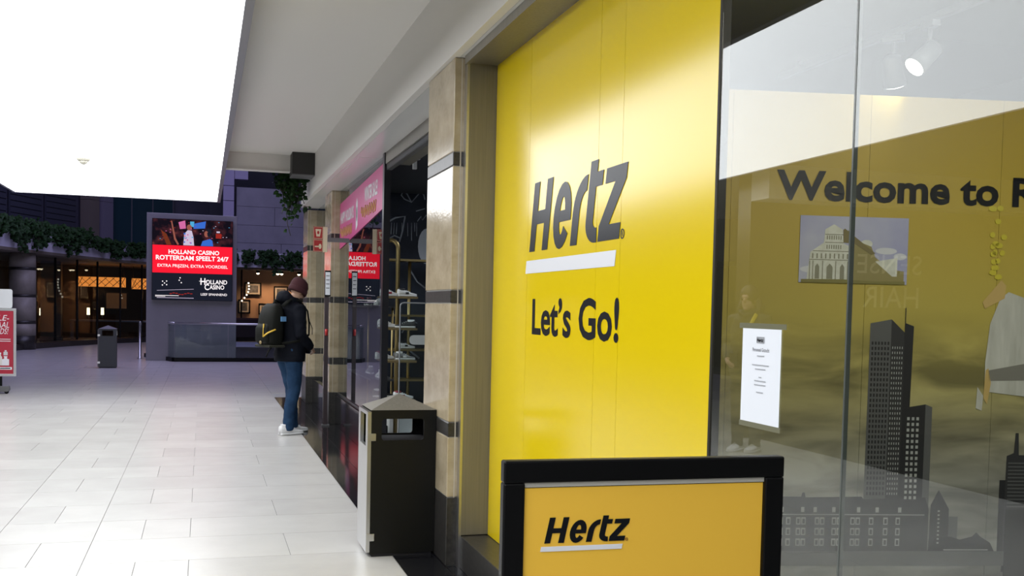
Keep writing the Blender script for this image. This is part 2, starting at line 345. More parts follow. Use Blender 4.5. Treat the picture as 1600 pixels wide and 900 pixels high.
# interior of the rental shop: angled mural wall, ceiling, track lights
MO = Vector((1.70, 4.35, 0)); MD = Vector((.979, -.204, 0)).normalized()
mural = thing('city_mural', 'mural wall with dusky yellow sky over a grey city skyline', 'mural', MO)
def sky_mat():
    m = bpy.data.materials.new('mural_sky_print'); m.use_nodes = True; N = m.node_tree.nodes; L = m.node_tree.links; b = N['Principled BSDF']
    g = N.new('ShaderNodeNewGeometry'); sp = N.new('ShaderNodeSeparateXYZ'); L.new(g.outputs['Position'], sp.inputs[0])
    mp = N.new('ShaderNodeMapping'); mp.inputs['Scale'].default_value = (1.1, 1.1, 4.2); L.new(g.outputs['Position'], mp.inputs[0])
    n = N.new('ShaderNodeTexNoise'); n.inputs['Scale'].default_value = 1.7; n.inputs['Detail'].default_value = 6; n.inputs['Distortion'].default_value = .4; L.new(mp.outputs[0], n.inputs[0])
    r = N.new('ShaderNodeValToRGB'); mr = N.new('ShaderNodeMapRange'); mr.inputs['From Min'].default_value = .2; mr.inputs['From Max'].default_value = 2.6; L.new(sp.outputs['Z'], mr.inputs[0]); L.new(mr.outputs[0], r.inputs[0])
    e = r.color_ramp.elements; e[0].position = 0.0; e[0].color = (.22, .22, .20, 1); e[1].position = 1.0; e[1].color = (.46, .31, .025, 1)
    for p, c in ((.22, (.34, .33, .28)), (.33, (.30, .27, .15)), (.43, (.42, .36, .12)), (.54, (.50, .40, .08)), (.72, (.50, .36, .045))):
        q = e.new(p); q.color = (*c, 1)
    cr = N.new('ShaderNodeValToRGB'); L.new(n.outputs[0], cr.inputs[0])
    cr.color_ramp.elements[0].position = .36; cr.color_ramp.elements[0].color = (.45, .45, .45, 1); cr.color_ramp.elements[1].position = .62; cr.color_ramp.elements[1].color = (1.25, 1.25, 1.25, 1)
    fa = N.new('ShaderNodeMapRange'); fa.inputs['From Min'].default_value = 1.55; fa.inputs['From Max'].default_value = 1.25; L.new(sp.outputs['Z'], fa.inputs[0])
    mx = N.new('ShaderNodeMixRGB'); mx.blend_type = 'MULTIPLY'; L.new(fa.outputs[0], mx.inputs[0]); L.new(r.outputs[0], mx.inputs[1]); L.new(cr.outputs[0], mx.inputs[2])
    L.new(mx.outputs[0], b.inputs['Base Color']); b.inputs['Roughness'].default_value = .5
    return m
M_sky = sky_mat()
for a, b in ((0, .62), (.62, 1.27), (1.27, 1.909), (1.909, 2.6)):
    MB().prism(rect(a+.0008, b-.0008, .1, 2.52), -MD.cross(UZ)*.02, MD, UZ, .02).build('mural_sheet', M_sky, mural)
OM = Vector((0, 0, 0))
def pr(name, pts, m, lift=.001): return flat(name, pts, OM, MD, UZ, m, mural, lift)
G1 = mat('print_slate', (.030, .030, .033), .6); G2 = mat('print_slate_dark', (.014, .014, .017), .6); G3 = mat('print_pale', (.42, .42, .40), .5); G4 = mat('print_mid', (.11, .11, .11), .5)
def windows(parent, x0, x1, z0, z1, nx, nz, m, fx=.5, fz=.5, lift=.0026, skew=0):
    b = MB(); n = MD.cross(UZ).normalized(); dx = (x1-x0)/nx; dz = (z1-z0)/nz
    for i in range(nx):
        for j in range(nz):
            xa = x0+i*dx+dx*(1-fx)/2; za = z0+j*dz+dz*(1-fz)/2+skew*(i+.5)*dx
            b.prism(rect(xa, xa+dx*fx, za, za+dz*fz), n*lift, MD, UZ, .0003)
    w = b.build('printed_windows', m, parent); w['kind'] = 'stuff'; return w
t1 = pr('printed_tower', [(1.30, .60), (1.405, .60), (1.405, 1.49), (1.303, 1.47)], G4); windows(t1, 1.308, 1.40, .66, 1.39, 6, 30, G2, .55, .6)
t1b = pr('printed_tower', [(1.405, .60), (1.47, .60), (1.47, 1.43), (1.405, 1.49)], G1); windows(t1b, 1.408, 1.466, .66, 1.37, 5, 30, G3, .35, .45)
pr('printed_tower', [(1.47, .60), (1.50, .60), (1.514, 1.46), (1.47, 1.475)], G2)
pr('printed_antenna', rect(1.4695, 1.4735, 1.40, 1.545), G2, .002)
t2 = pr('printed_tower', [(1.486, .60), (1.585, .60), (1.585, 1.095), (1.486, 1.078)], G2, .0016); windows(t2, 1.492, 1.560, .64, 1.04, 3, 15, G3, .55, .55, .003)
pr('printed_tower', [(1.585, .60), (1.618, .60), (1.618, 1.082), (1.585, 1.095)], G4, .0016)
h1 = pr('printed_houses', [(.82, .35), (1.62, .35), (1.62, .60), (1.60, .655), (1.30, .645), (1.29, .657), (1.02, .652), (1.015, .675), (1.005, .675), (1.0, .655), (.82, .655)], G1, .0022)
pr('printed_gutter', rect(.82, 1.60, .570, .574), G3, .0032)
for z in (.525, .475, .425):
    for x in (.893, .93, .978, 1.003, 1.068, 1.093, 1.15, 1.175, 1.24, 1.265, 1.33, 1.40, 1.46):
        f = pr('printed_window', rect(x, x+.021, z, z+.034), G3, .0034); flat('printed_glass', rect(x+.0045, x+.0165, z+.005, z+.027), OM, MD, UZ, G2, f, .0046)
for x in (.90, 1.0, 1.06, 1.15, 1.27, 1.36, 1.47): pr('printed_dormer', rect(x, x+.016, .583, .607), G3, .0034)
py = pr('printed_house', [(1.625, .40), (1.72, .40), (1.72, .60), (1.667, .69), (1.63, .62)], G1, .0022); windows(py, 1.66, 1.68, .43, .60, 1, 9, G3, .5, .4, .0036)
pr('printed_house', rect(1.72, 1.765, .42, .565), G4, .0022)
pr('printed_trees', [(1.62, .40), (1.95, .40), (1.93, .44), (1.88, .47), (1.86, .49), (1.84, .47), (1.78, .455), (1.73, .47), (1.66, .46)], G2, .0026)
pr('printed_quay', rect(.5, 2.6, .33, .40), G4, .0028); pr('printed_rail', rect(1.70, 1.92, .404, .409), G3, .0032)
t3 = pr('printed_tower', [(1.99, .30), (2.20, .30), (2.20, .84), (2.09, .86), (2.055, .86), (2.05, .965), (2.035, .965), (2.03, .87), (1.995, .855)], G1, .002); windows(t3, 2.0, 2.2, .45, .83, 1, 22, G4, .96, .35, .0034)
pr('printed_block', rect(1.965, 2.0, .35, .74), G2, .0018); pr('printed_black_block', rect(2.0, 2.35, .1, .60), mat('print_black', (.006, .006, .007), .6), .0040)  # plain black block over the lower right of the skyline
lettering('greeting', 'Welcome to R', OM+MD*.832+UZ*2.027, MD, UZ, 1.262, .138, M_ink, mural, .03, 0, .004)
# cathedral photograph
pic = pr('cathedral_photo', rect(.950, 1.468, 1.652, 1.960), mat('photo_sky', (.50, .50, .62), .45, col2=(.36, .36, .56), scale=4), .003)
def cp(name, pts, m, lift): return flat(name, [(.950+x*.518, 1.652+y*.308) for x, y in pts], OM, MD, UZ, m, pic, lift)
Cm = mat('photo_marble', (.74, .74, .66), .5, col2=(.60, .59, .50), scale=40); Cs = mat('photo_shade', (.30, .25, .09), .5); Cd = mat('photo_arch', (.26, .25, .18), .5)
cp('cathedral_flank', [(.50, .04), (.97, .03), (.97, .20), (.86, .22), (.70, .40), (.66, .56), (.56, .62), (.44, .80)], Cs, .004)
cp('cathedral_front', [(.07, .04), (.50, .03), (.50, .52), (.40, .60), (.39, .80), (.31, .88), (.23, .80), (.22, .60), (.10, .46)], Cm, .0046)
cp('cathedral_transept', [(.70, .34), (.905, .40), (.905, .12), (.86, .12)], Cm, .0046)
cp('cathedral_dome', ell(.615, .60, .055, .06), Cm, .0038)
for x, w in ((.165, .04), (.28, .055), (.395, .04)): cp('cathedral_arch', [(x-w/2, .06), (x+w/2, .06), (x+w/2, .24), (x, .29), (x-w/2, .24)], Cd, .0052)
for y, x0, x1 in ((.34, .09, .49), (.47, .12, .49), (.60, .23, .40), (.72, .23, .395)): cp('cathedral_cornice', rect(x0, x1, y, y+.012), Cd, .0052)
for y in (.50, .64): 
    for k in range(7): cp('cathedral_opening', rect(.245+k*.021, .255+k*.021, y+.01, y+.07), Cd, .0052)
for x in (.095, .125, .215, .335, .445, .475): cp('cathedral_pilaster', rect(x-.004, x+.004, .05, .33), Cd, .0054)
for k in range(9): cp('cathedral_opening', rect(.115+k*.04, .127+k*.04, .365, .44), Cd, .0052)
cp('cathedral_roof', [(.395, .80), (.41, .82), (.70, .46), (.66, .44), (.50, .60), (.40, .61)], mat('photo_roof', (.20, .16, .06), .5), .0050)
cp('cathedral_hedge', [(.02, .0), (.98, .0), (.98, .05), (.7, .04), (.4, .06), (.02, .05)], mat('photo_hedge', (.22, .19, .05), .5), .0056)
for x, y, rx, ry in ((.10, .20, .09, .05), (.80, .50, .10, .05), (.93, .42, .06, .05)): cp('photo_cloud', ell(x, y, rx, ry), mat('photo_cloud', (.66, .66, .70), .5), .0034)
# printed figure at the right
Ck = mat('photo_knit', (.62, .61, .55), .5, col2=(.45, .44, .38), scale=7, stretch=(3, 3, .5)); Cf = mat('photo_skin', (.58, .40, .14), .5); Cl = mat('photo_leaf', (.60, .50, .04), .5)
pr('printed_hair', ell(2.17, 1.74, .12, .19), mat('photo_hair', (.20, .13, .03), .5), .002)
pr('printed_cardigan', [(1.87, 1.16), (2.25, 1.12), (2.25, 1.58), (2.06, 1.60), (1.97, 1.63), (1.93, 1.60), (1.885, 1.48), (1.868, 1.3)], Ck, .003)
pr('printed_hem', [(1.885, 1.26), (2.25, 1.33), (2.25, 1.22), (1.89, 1.21)], mat('photo_hem', (.22, .21, .18), .5), .0036)
pr('printed_arm', [(1.842, 1.58), (1.855, 1.55), (1.95, 1.60), (1.955, 1.66), (1.93, 1.685)], Cf, .0036)
pr('printed_hand', [(1.865, 1.13), (1.885, 1.1), (1.9, 1.2), (1.885, 1.27), (1.872, 1.26)], Cf, .0036)
pr('printed_cloth', [(1.83, 1.08), (1.86, 1.07), (1.865, 1.14), (1.835, 1.18)], Ck, .0036)
for k in range(16):
    x, z = 1.865+random.random()*.07, 1.70+.022*k*random.uniform(.6, 1.1); pr('printed_leaf', ell(x, z, .012+random.random()*.01, .014, 7), Cl, .0038)
# room behind the window
M_room = mat('rental_room_grey', (.16, .165, .14), .7)
struct('wall_rental_back', MB().box(4.6, 4.75, -1.0, 6.42, 0, 2.92), M_room); struct('wall_rental_side', MB().box(1.67, 4.6, 6.30, 6.42, 0, 2.92), M_room)
struct('ceiling_rental', MB().box(1.67, 4.75, -1.0, 6.42, 2.92, 3.0), M_room); struct('floor_rental', MB().box(1.75, 4.75, -1.0, 6.42, -.02, 0.0), M_grout)
struct('wall_rental_near', MB().box(1.67, 4.75, -1.12, -1.0, 0, 2.92), M_room)
ra = area_light('mural_fill_light', (2.9, 2.2, 2.88), (math.radians(28), 0, math.radians(-8)), 1.6, 1.2, 62, (1.0, .95, .86))  # added fill light aimed at the mural to brighten it
tr = thing('spot_track', 'pale ceiling track seen through the shop window', 'light track', (3.19, 4.1, 2.86))
MB().box(-.018, .018, -1.6, 1.2, 0, .03).build('rail', mat('track_grey', (.20, .21, .23), .4), tr)
for o_ in (-1.4, 1.0): MB().box(-.01, .01, o_-.01, o_+.01, .03, .06).build('hanger', mat('track_grey', (.20, .21, .23), .4), tr)
def spot(y, label, tilt, rz):
    s = thing('track_spotlight', label, 'spotlight', (3.19, y, 2.86), rz, 'shop track spotlights')
    mw = mat('track_grey', (.20, .21, .23), .4)
    MB().box(-.022, .022, -.05, .05, -.03, 0).build('adapter', mw, s, .004)
    MB().tube([(0, 0, -.03), (0, 0, -.11)], .011, 8).build('stem', mw, s)
    hd = MB(); c = Vector((0, 0, -.14)); d = Vector((math.sin(tilt), 0, -math.cos(tilt)))
    hd.tube([c-d*.05, c-d*.04, c+d*.03, c+d*.10], [.025, .042, .045, .055], 16); h = hd.build('lamp_head', mw, s)
    MB().tube([c+d*.098, c+d*.104], .047, 16).build('lens', glow('spot_lens', (1, .98, .92), 7), h)
    l = bpy.data.lights.new('spot_beam', 'SPOT'); l.energy = 9; l.spot_size = 1.7; l.spot_blend = .8; l.color = (1, .96, .86); l.shadow_soft_size = .04
    lo = bpy.data.objects.new('spot_beam', l); COL.objects.link(lo); lo.parent = s; lo.location = c+d*.12; lo.rotation_euler = d.to_track_quat('-Z', 'Y').to_euler()
spot(4.28, 'shop track spotlight turned away, left one of the pair', -.5, -2.5); spot(4.02, 'shop track spotlight turned towards the window, right one of the pair', -.8, -.1)

# ------------------------------------------------------------------ standing sign in the foreground
sg = thing('poster_stand', 'black framed standing sign with amber poster in front of the window', 'sign', (.594, 2.0, 0), -.03)
W, Hh = .642, 1.187
MB().box(0, W, 0, .03, Hh-.046, Hh).build('frame_rail', M_frame, sg, .004); MB().box(0, W, 0, .03, .12, .166).build('frame_rail', M_frame, sg, .004)
MB().box(0, .046, 0, .03, .166, Hh-.046).build('frame_stile', M_frame, sg, .004); MB().box(W-.046, W, 0, .03, .166, Hh-.046).build('frame_stile', M_frame, sg, .004)
MB().box(.046, W-.046, .012, .028, .166, Hh-.046).build('back_panel', M_frame, sg)
ps = MB().box(.047, W-.047, .0095, .011, .17, Hh-.058).build('poster', M_amber, sg)
MB().box(.046, W-.046, .007, .012, Hh-.056, Hh-.046).build('clip_rail', mat('clip_grey', (.5, .48, .42), .4), sg)
wordmark((.092, .0095, Hh-.175), Vector((1, 0, 0)), UZ, .054, .181, M_ink, M_wink, ps, mat('bronze_ink', (.25, .10, .01), .5), .001)
MB().box(W/2-.03, W/2+.03, .004, .034, .02, .13).build('foot_post', M_frame, sg); MB().box(.04, W-.04, -.16, .18, 0, .02).build('base_plate', M_frame, sg, .004)

# ------------------------------------------------------------------ litter bins
def bin_(label, x0, y0, w, d, hb, ha, rz, silver):
    r = thing('litter_bin', label, 'litter bin', (x0+w/2, y0+d/2, 0), rz, 'litter bins of the mall'); a, c = w/2, d/2
    # front and back plates with an opening, side door
    def plate(y, nm):
        ox0, ox1, oz0, oz1 = -a+.062, a-.075, .700, .828; rr = .018
        pts = []
        for cx, cz, s in ((ox1-rr, oz1-rr, 0), (ox0+rr, oz1-rr, 90), (ox0+rr, oz0+rr, 180), (ox1-rr, oz0+rr, 270)):
            pts += [(cx+rr*math.cos(math.radians(s+q*22.5)), cz+rr*math.sin(math.radians(s+q*22.5))) for q in range(5)]
        b = MB(); k = len(pts); t = .012
        outer = []
        for (x, z) in pts:
            dx, dz = x-(ox0+ox1)/2, z-(oz0+oz1)/2; ax = (ox1-ox0)/2; az = (oz1-oz0)/2
            if abs(dx)/ax > abs(dz)/az: X = a if dx > 0 else -a; Z = z
            else: X = x; Z = hb if dz > 0 else .02
            outer.append((X, Z))
        full = []
        A = [(x, y, z) for x, z in pts]+[(x, y, z) for x, z in outer]+[(x, y+t, z) for x, z in pts]+[(x, y+t, z) for x, z in outer]
        fs = []
        for i in range(k):
            j = (i+1) % k; fs += [(i, j, k+j, k+i), (2*k+j, 2*k+i, 3*k+i, 3*k+j), (j, i, 2*k+i, 2*k+j), (k+i, k+j, 3*k+j, 3*k+i)]
            # fill the corner where the outer ring turns
            (xa, za), (xb, zb) = outer[i], outer[j]
            if abs(xa-xb) > 1e-6 and abs(za-zb) > 1e-6:
                cxn = (a if max(xa, xb) > a-1e-6 else -a); czn = hb if max(za, zb) > hb-1e-6 else .02
                n0 = len(A); A += [(cxn, y, czn), (cxn, y+t, czn)]; fs += [(k+i, k+j, n0), (3*k+j, 3*k+i, n0+1)]
        b.add(A, fs); return b.build(nm, M_binback if silver else mat('bin_grey', (.06, .065, .07), .5), r)
    plate(-c, 'front_plate'); plate(c-.012, 'back_plate')
    sd = MB()   # corridor side door, lighter steel, with a slot
    for q in (rect(-c, c, .03, .66), rect(-c, -c+.07, .66, .85), rect(c-.07, c, .66, .85), rect(-c, c, .85, hb-.01)): sd.prism(q, (-a, 0, 0), (0, 1, 0), UZ, -.022)
    door = sd.build('side_door', M_steel2 if silver else M_grey, r)
    MB().box(-a-.004, -a+.0, c-.12, c-.10, .42, .44).build('lock', M_steel2, door)
    for z in (.12, .72): MB().box(-a-.024, -a+.028, -c-.007, -c+.006, z-.022, z+.022).build('hinge', M_steel2, r, .003)
    MB().box(a-.012, a+.0, -c+.012, c-.012, .02, hb).build('side_panel', M_binback, r)
    MB().box(a, a+.006, -c+.05, -c+.09, .72, .82).build('latch', M_steel2, r)
    MB().box(-a+.014, a-.014, -c+.014, c-.014, .0, .69).build('inner_bucket', M_dark, r)
    b = MB(); e = .004; ap = (0, 0, ha); B = [(-a-e, -c-e, hb), (a+e, -c-e, hb), (a+e, c+e, hb), (-a-e, c+e, hb)]
    b.add(B+[ap], [(0, 1, 4), (1, 2, 4), (2, 3, 4), (3, 0, 4), (3, 2, 1, 0)]); b.build('pyramid_lid', M_steel if silver else M_grey, r)
    return r
bin_('large dark litter bin with steel pyramid lid beside the near pillar', .962, 6.024, .392, .36, .881, .965, 0, True)
bin_('small grey litter bin standing far off in the dim atrium', -2.19, 24.1, .372, .36, .86, .935, .05, False)

# ------------------------------------------------------------------ shoe shop
XS = 1.62
struct('wall_shop_stub', MB().box(1.66, 1.9, 6.3, 6.50, 0, ZS), M_grout)
bb = struct('baseboard_shop', MB().box(XS-.02, XS+.06, 9.55, 12.91, 0, .37), M_black, 'black stone plinth under the shoe shop window', .004)
struct('baseboard_far', MB().box(XS-.02, XS+.06, 13.6, 15.72, 0, .37), M_black, 'black stone plinth between the far pillars', .004)
sf = thing('shop_window_frame', 'black metal post frame of the shoe shop window', 'window frame', (XS, 9.5, 0))
MB().box(-.02, .04, 0, .09, 0, ZS).build('post', mat('black_metal', (.010, .010, .013), .3), sf); MB().box(-.0, .03, .09, 3.4, .37, .40).build('bottom_rail', mat('black_metal', (.01, .01, .013), .3), sf)
for nm, a, b in (('shoe shop window pane carrying the pink banner', 9.59, 12.90), ('dark window pane between the two far pillars', 13.61, 15.7)):
    g = thing('window_pane', nm, 'window pane', (XS+.012, a, .39)); MB().box(0, .0008, 0, b-a, 0, ZS-.39).build('glass', M_glass, g)
ban = thing('sale_banner', 'pink winter sale banner across the top of the shoe shop window', 'banner', (XS+.004, 9.62, 2.13))
def bpt(px, py): p = at(px, py, 0, XS+.004); return (p.y-9.62, p.z-2.13)
pts = [bpt(597, 254), bpt(597, 331), bpt(532, 393), bpt(532, 309)]
M_pink = mat('pink_banner', (.50, .035, .20), .35)
yr = 3.27
MB().prism([(0, .30), (yr, .06), (yr, .62), (0, .72)], (.0, 0, 0), (0, 1, 0), UZ, .003).build('sheet', M_pink, ban)
UXB = Vector((0, -1, -.0)); bo = Vector((0, 0, 0))
lettering('headline', 'WINTER SALE!', bo+Vector((0, 1.25, .46)), UXB, UZ, .85, .15, M_wink, ban, .03)
lettering('headline', 'HAPPY HOLIDAYS', bo+Vector((0, 3.2, .36)), UXB, UZ, 1.15, .14, M_wink, ban, .03)
MB().tube([Vector((-.004, 1.45-.025*k, .31+.05+.05*math.sin(k*1.15)+.02*math.sin(k*2.3))) for k in range(40)], .006, 5).build('script_line', mat('gold_ink', (.55, .32, .12), .4), ban)
MB().tube([Vector((-.004, 3.15-.025*k, .20+.05+.05*math.sin(k*1.15)+.02*math.sin(k*2.3))) for k in range(40)], .006, 5).build('script_line', mat('gold_ink', (.55, .32, .12), .4), ban)
flat('logo_badge', [(.0, .0), (.13, .05), (.13, .30), (.06, .36), (0, .3)], bo+Vector((0, 1.86, .20)), UXB, UZ, M_wink, ban, .0015)
flat('logo_mark', ell(.065, .18, .03, .08), bo+Vector((0, 1.86, .20)), UXB, UZ, M_ink, ban, .0025)
sh = thing('roller_shutter', 'grey rolled up shutter box over the shoe shop door', 'shutter', (XS, 6.5, 2.76))
MB().box(-.01, .22, 0, 3.0, .055, .16).build('housing', M_steel, sh); MB().box(.0, .05, 0, 3.0, 0, .055).build('bottom_bar', M_steel2, sh, .003)
for k in range(3): MB().box(.0, .012, 0, 3.0, .002+k*.018, .015+k*.018).build('slat', M_steel2, sh)
navy = mat('navy_wall', (.012, .018, .036), .7, noise=.5, scale=3)
we = struct('wall_shop_end', MB().box(1.70, 5.0, 12.62, 12.75, 0, ZS), navy); struct('wall_shop_back', MB().box(4.9, 5.0, 6.5, 12.62, 0, ZS), navy)
struct('ceiling_shop', MB().box(1.695, 5.0, 6.42, 12.62, ZS-.02, ZS+.12), mat('shop_ceiling', (.02, .022, .03), .8)); struct('floor_shop', MB().box(1.68, 5.0, 6.42, 12.7, -.02, .0), mat('shop_floor', (.35, .35, .38), .4))
struct('wall_corner_shop', MB().box(1.82, 5.0, 16.3, 16.4, 0, 3.2), navy); struct('wall_corner_back', MB().box(3.2, 3.3, 12.75, 16.3, 0, 3.2), navy); struct('floor_corner_shop', MB().box(1.68, 3.2, 12.75, 16.3, -.02, .001), M_black)
# spray-painted drawing on the end wall
gr = thing('wall_graffiti', 'pale chalk-like graffiti drawing on the dark shop wall', 'graffiti', (0, 12.617, 0)); M_chalk = mat('chalk', (.30, .33, .40), .8); M_chalk2 = mat('chalk_pale', (.60, .64, .72), .8)
def stroke(pxs, r, m, nm='stroke'):
    p = [at(x, y, 1, 12.617) for x, y in pxs]; MB().tube([(q.x, -.001, q.z) for q in p], r, 6).build(nm, m, gr)
stroke([(643, 316), (636, 303), (630, 299), (627, 305), (632, 311), (643, 316), (650, 308), (656, 301), (662, 304), (664, 312)], .008, M_chalk)
stroke([(609, 345), (618, 340), (633, 338), (629, 360), (624, 378)], .012, M_chalk); stroke([(609, 372), (616, 368), (625, 372)], .010, M_chalk)
for x in (612, 616, 620): stroke([(x, 348), (x-1, 366)], .006, M_chalk)
for k, x in enumerate((628, 637, 643, 648, 651)): stroke([(x, 348), (x, 362+7*(k % 3))], .005, M_chalk)
stroke([(650, 330), (664, 326)], .007, M_chalk); stroke([(652, 346), (658, 338), (660, 344), (666, 336)], .006, M_chalk)
ov = [at(667+14*math.cos(t), 385+28*math.sin(t), 1, 12.617) for t in [2*PI*k/20 for k in range(20)]]
b = MB().prism([(q.x, q.z) for q in ov], (0, -.002, 0), (1, 0, 0), UZ, .003); b.build('oval_face', M_chalk2, gr)
stroke([(640, 420), (652, 440), (664, 450)], .01, M_chalk); stroke([(612, 560), (620, 545), (640, 548), (655, 560)], .012, M_chalk); stroke([(628, 520), (640, 500), (652, 505)], .008, M_chalk)
spr = thing('ceiling_sensor', 'small white sensor hanging above the shoe shop door', 'sensor', at(648, 258, 1, 9.6)); 
MB().box(-.05, .05, -.03, .03, .05, .075).box(-.02, .02, -.02, .02, -.04, .05).build('housing', M_wink, spr, .006); MB().tube([(0, 0, .07), (0, 0, .20)], .008, 6).build('stem', M_wink, spr)
# brass display racks
brass = mat('brass', (.36, .27, .12), .35, metal=.9)
rk = thing('display_rack', 'brass rail display rack with rounded top in the shoe shop doorway', 'rack', (1.80, 10.5, 0))
rr = MB(); X0, X1, zt = -.02, .125, 2.18
path = [(X0, 0, 0), (X0, 0, zt-.08)] + [(X0+.08-.08*math.cos(a), 0, zt-.08+.08*math.sin(a)) for a in (.4, .8, 1.2, PI/2)] + [(X1-.08+.08*math.sin(a), 0, zt-.08+.08*math.cos(a)) for a in (.2, .6, 1.0, 1.4)] + [(X1, 0, zt-.1), (X1, 0, 0)]
rr.tube(path, .022, 8).build('tube_frame', brass, rk)
for z in (1.60, 1.28, .95, .55): MB().box(X0-.03, X1+.16, -.28, .20, z-.02, z).build('shelf_board', mat('rack_wood', (.17, .12, .05), .5), rk)
rk2 = thing('display_rack', 'slim brass wall rack with shelves at the back of the shoe shop', 'rack', (2.40, 12.2, 0))
for x in (-.02, .42): MB().tube([(x, 0, 0), (x, 0, 2.05)], .02, 8).build('upright', brass, rk2)
for z in (2.05, 1.39, .98, .20, .62): MB().box(-.30, .55, -.16, .16, z-.012, z+.012).build('shelf_rail', brass, rk2)
# sneakers
def sneaker(name, label, cat, loc, rz, mu, msole, maccent, parent=None, group=None, s=1.0):
    r = empty(name, loc, rz); r.scale = (s, s, s)
    if parent: r.parent = parent
    else: tag(r, label, cat, group)
    prof = [(-.135, .030, .036), (-.12, .040, .040), (-.07, .042, .040), (0, .043, .038), (.06, .050, .036), (.105, .048, .034), (.14, .034, .030), (.155, .015, .024)]
    def shell(z0f, z1f, grow=0, ex=1.0):
        b = MB(); vs = []; fs = []; n = 10
        for x, w, h in prof:
            for k in range(n):
                t = 2*PI*k/n; y = (w+grow)*math.copysign(abs(math.cos(t))**.75, math.cos(t)); z = (z0f(x)+z1f(x))/2+(z1f(x)-z0f(x))/2*math.copysign(abs(math.sin(t))**ex, math.sin(t)); vs.append((x, y, z))
        for i in range(len(prof)-1):
            for k in range(n): fs.append((i*n+k, (i+1)*n+k, (i+1)*n+(k+1) % n, i*n+(k+1) % n))
        fs += [tuple(range(n)), tuple(range(len(prof)*n-1, (len(prof)-1)*n-1, -1))]; b.add(vs, fs, True); return b
    up = lambda x: .105 if x < -.05 else (.105-.045*(x+.05)/.11 if x < .06 else .06-.02*(x-.06)/.1)
    shell(lambda x: 0, lambda x: .030, .004, .5).build('sole', msole, r)
    shell(lambda x: .012, up).build('upper', mu, r)
    MB().loft([(-.075, 0, .085, .052, .033), (-.075, 0, .118, .050, .031), (-.075, 0, .119, .040, .023)], 14).build('collar', maccent, r)
    for k in range(3): x = -.005+k*.026; MB().tube([(x, -.022, up(x)-.002), (x+.004, 0, up(x)+.007), (x, .022, up(x)-.002)], .004, 6).build('lace', msole, r)
    MB().box(-.03, .02, -.047, -.041, .035, .065).build('side_stripe', maccent, r, .002)
    return r
M_sw = mat('sneaker_white', (.72, .72, .72), .5); M_sr = mat('sneaker_red', (.30, .04, .06), .5); M_sb = mat('sneaker_black', (.02, .02, .022), .5); M_sg = mat('sneaker_grey', (.20, .20, .20), .5)
gname = 'sneakers on display'
def on(px, py, Y): p = at(px, py, 1, Y); return p
shoes = [((1.83, 10.45, 1.60), .3, M_sw, M_sr, 'white sneaker with red trim on the upper rack shelf'), ((2.01, 10.45, 1.60), .2, M_sw, M_sb, 'white sneaker with black collar on the upper rack shelf'),
 ((1.82, 10.5, 1.28), .2, M_sw, M_sw, 'all-white sneaker on the second rack shelf'), ((1.98, 10.3, 1.28), 2.8, M_sb, M_sw, 'black sneaker on the second rack shelf'),
 ((1.99, 10.4, .95), .1, M_sg, M_sw, 'grey sneaker on the third rack shelf'), ((1.80, 10.5, .95), .2, M_sw, M_sr, 'white and red sneaker half hidden on the third rack shelf'),
 ((1.97, 10.35, .55), .15, M_sw, M_sr, 'white sneaker with red panel low above the bin lid'), ((1.80, 10.6, .55), .1, M_sb, M_sw, 'black sneaker on the lowest rack shelf'),
 ((2.35, 12.2, .992), .1, M_sw, M_sb, 'white sneaker on the back wall rack'), ((2.68, 12.2, .992), .2, M_sr, M_sw, 'dark red sneaker on the back wall rack'), ((2.75, 12.2, 1.402), .5, M_sr, M_sr, 'red sneaker high on the back wall rack')]
for loc, rz, a, b_, lb in shoes: sneaker('sneaker', lb, 'sneaker', loc, rz, a, M_sw, b_, None, gname, .72)
for k, (y, z, a, b_, lb) in enumerate(((11.2, 1.50, M_sw, M_sb, 'white sneaker behind the window glass, nearer one'), (11.9, 1.50, M_sb, M_sr, 'black sneaker behind the window glass, farther one'), (11.0, .72, M_sw, M_sw, 'pale sneaker low behind the window glass, nearer one'), (11.7, .72, M_sg, M_sw, 'grey sneaker low behind the window glass, farther one'))):
    sneaker('sneaker', lb, 'sneaker', (1.84, y, z), PI/2, a, M_sw, b_, None, gname, .8)
wr = thing('window_shelf', 'dark window display shelf inside the shoe shop', 'shelf', (1.84, 11.75, 0))
for z in (1.50, .72): MB().box(-.13, .13, -.95, .80, z-.02, z).build('shelf_board', mat('shelf_dark', (.04, .04, .045), .4), wr)
for y in (-.9, .75): MB().tube([(.1, y, 0), (.1, y, 1.5)], .012, 6).build('upright', brass, wr)
gt = thing('security_gate', 'clear acrylic security gate panel in the shoe shop doorway', 'security gate', (1.575, 8.5, 0))
def rrect(x0, x1, z0, z1, r=.03):
    P = []
    for cx, cz, s in ((x1-r, z1-r, 0), (x0+r, z1-r, 90), (x0+r, z0+r, 180), (x1-r, z0+r, 270)): P += [(cx+r*math.cos(math.radians(s+q*30)), cz+r*math.sin(math.radians(s+q*30))) for q in range(4)]
    return P
P = rrect(.01, .36, .06, 1.53); MB().tube([(x, 0, z) for x, z in P+P[:1]], .006, 6).build('edge_tube', mat('acrylic_edge', (.20, .215, .225), .3), gt)
MB().box(.015, .355, -.002, .002, .07, 1.52).build('panel', M_glass2, gt); MB().box(-.01, .38, -.06, .06, 0, .06).build('base', M_grey, gt)
MB().prism(rrect(.09, .30, 1.18, 1.26, .035), (0, -.004, 0), (1, 0, 0), UZ, .003).build('oval_label', mat('label_grey', (.35, .38, .38), .4), gt)
hb_ = thing('white_carton', 'white carton standing on the shoe shop floor behind the bin opening', 'box', (2.0, 10.7, 0)); MB().box(-.12, .16, -.1, .1, 0, .40).build('carton', M_sw, hb_, .01); MB().box(-.125, .165, -.105, .105, .36, .41).build('lid', M_sw, hb_, .01)
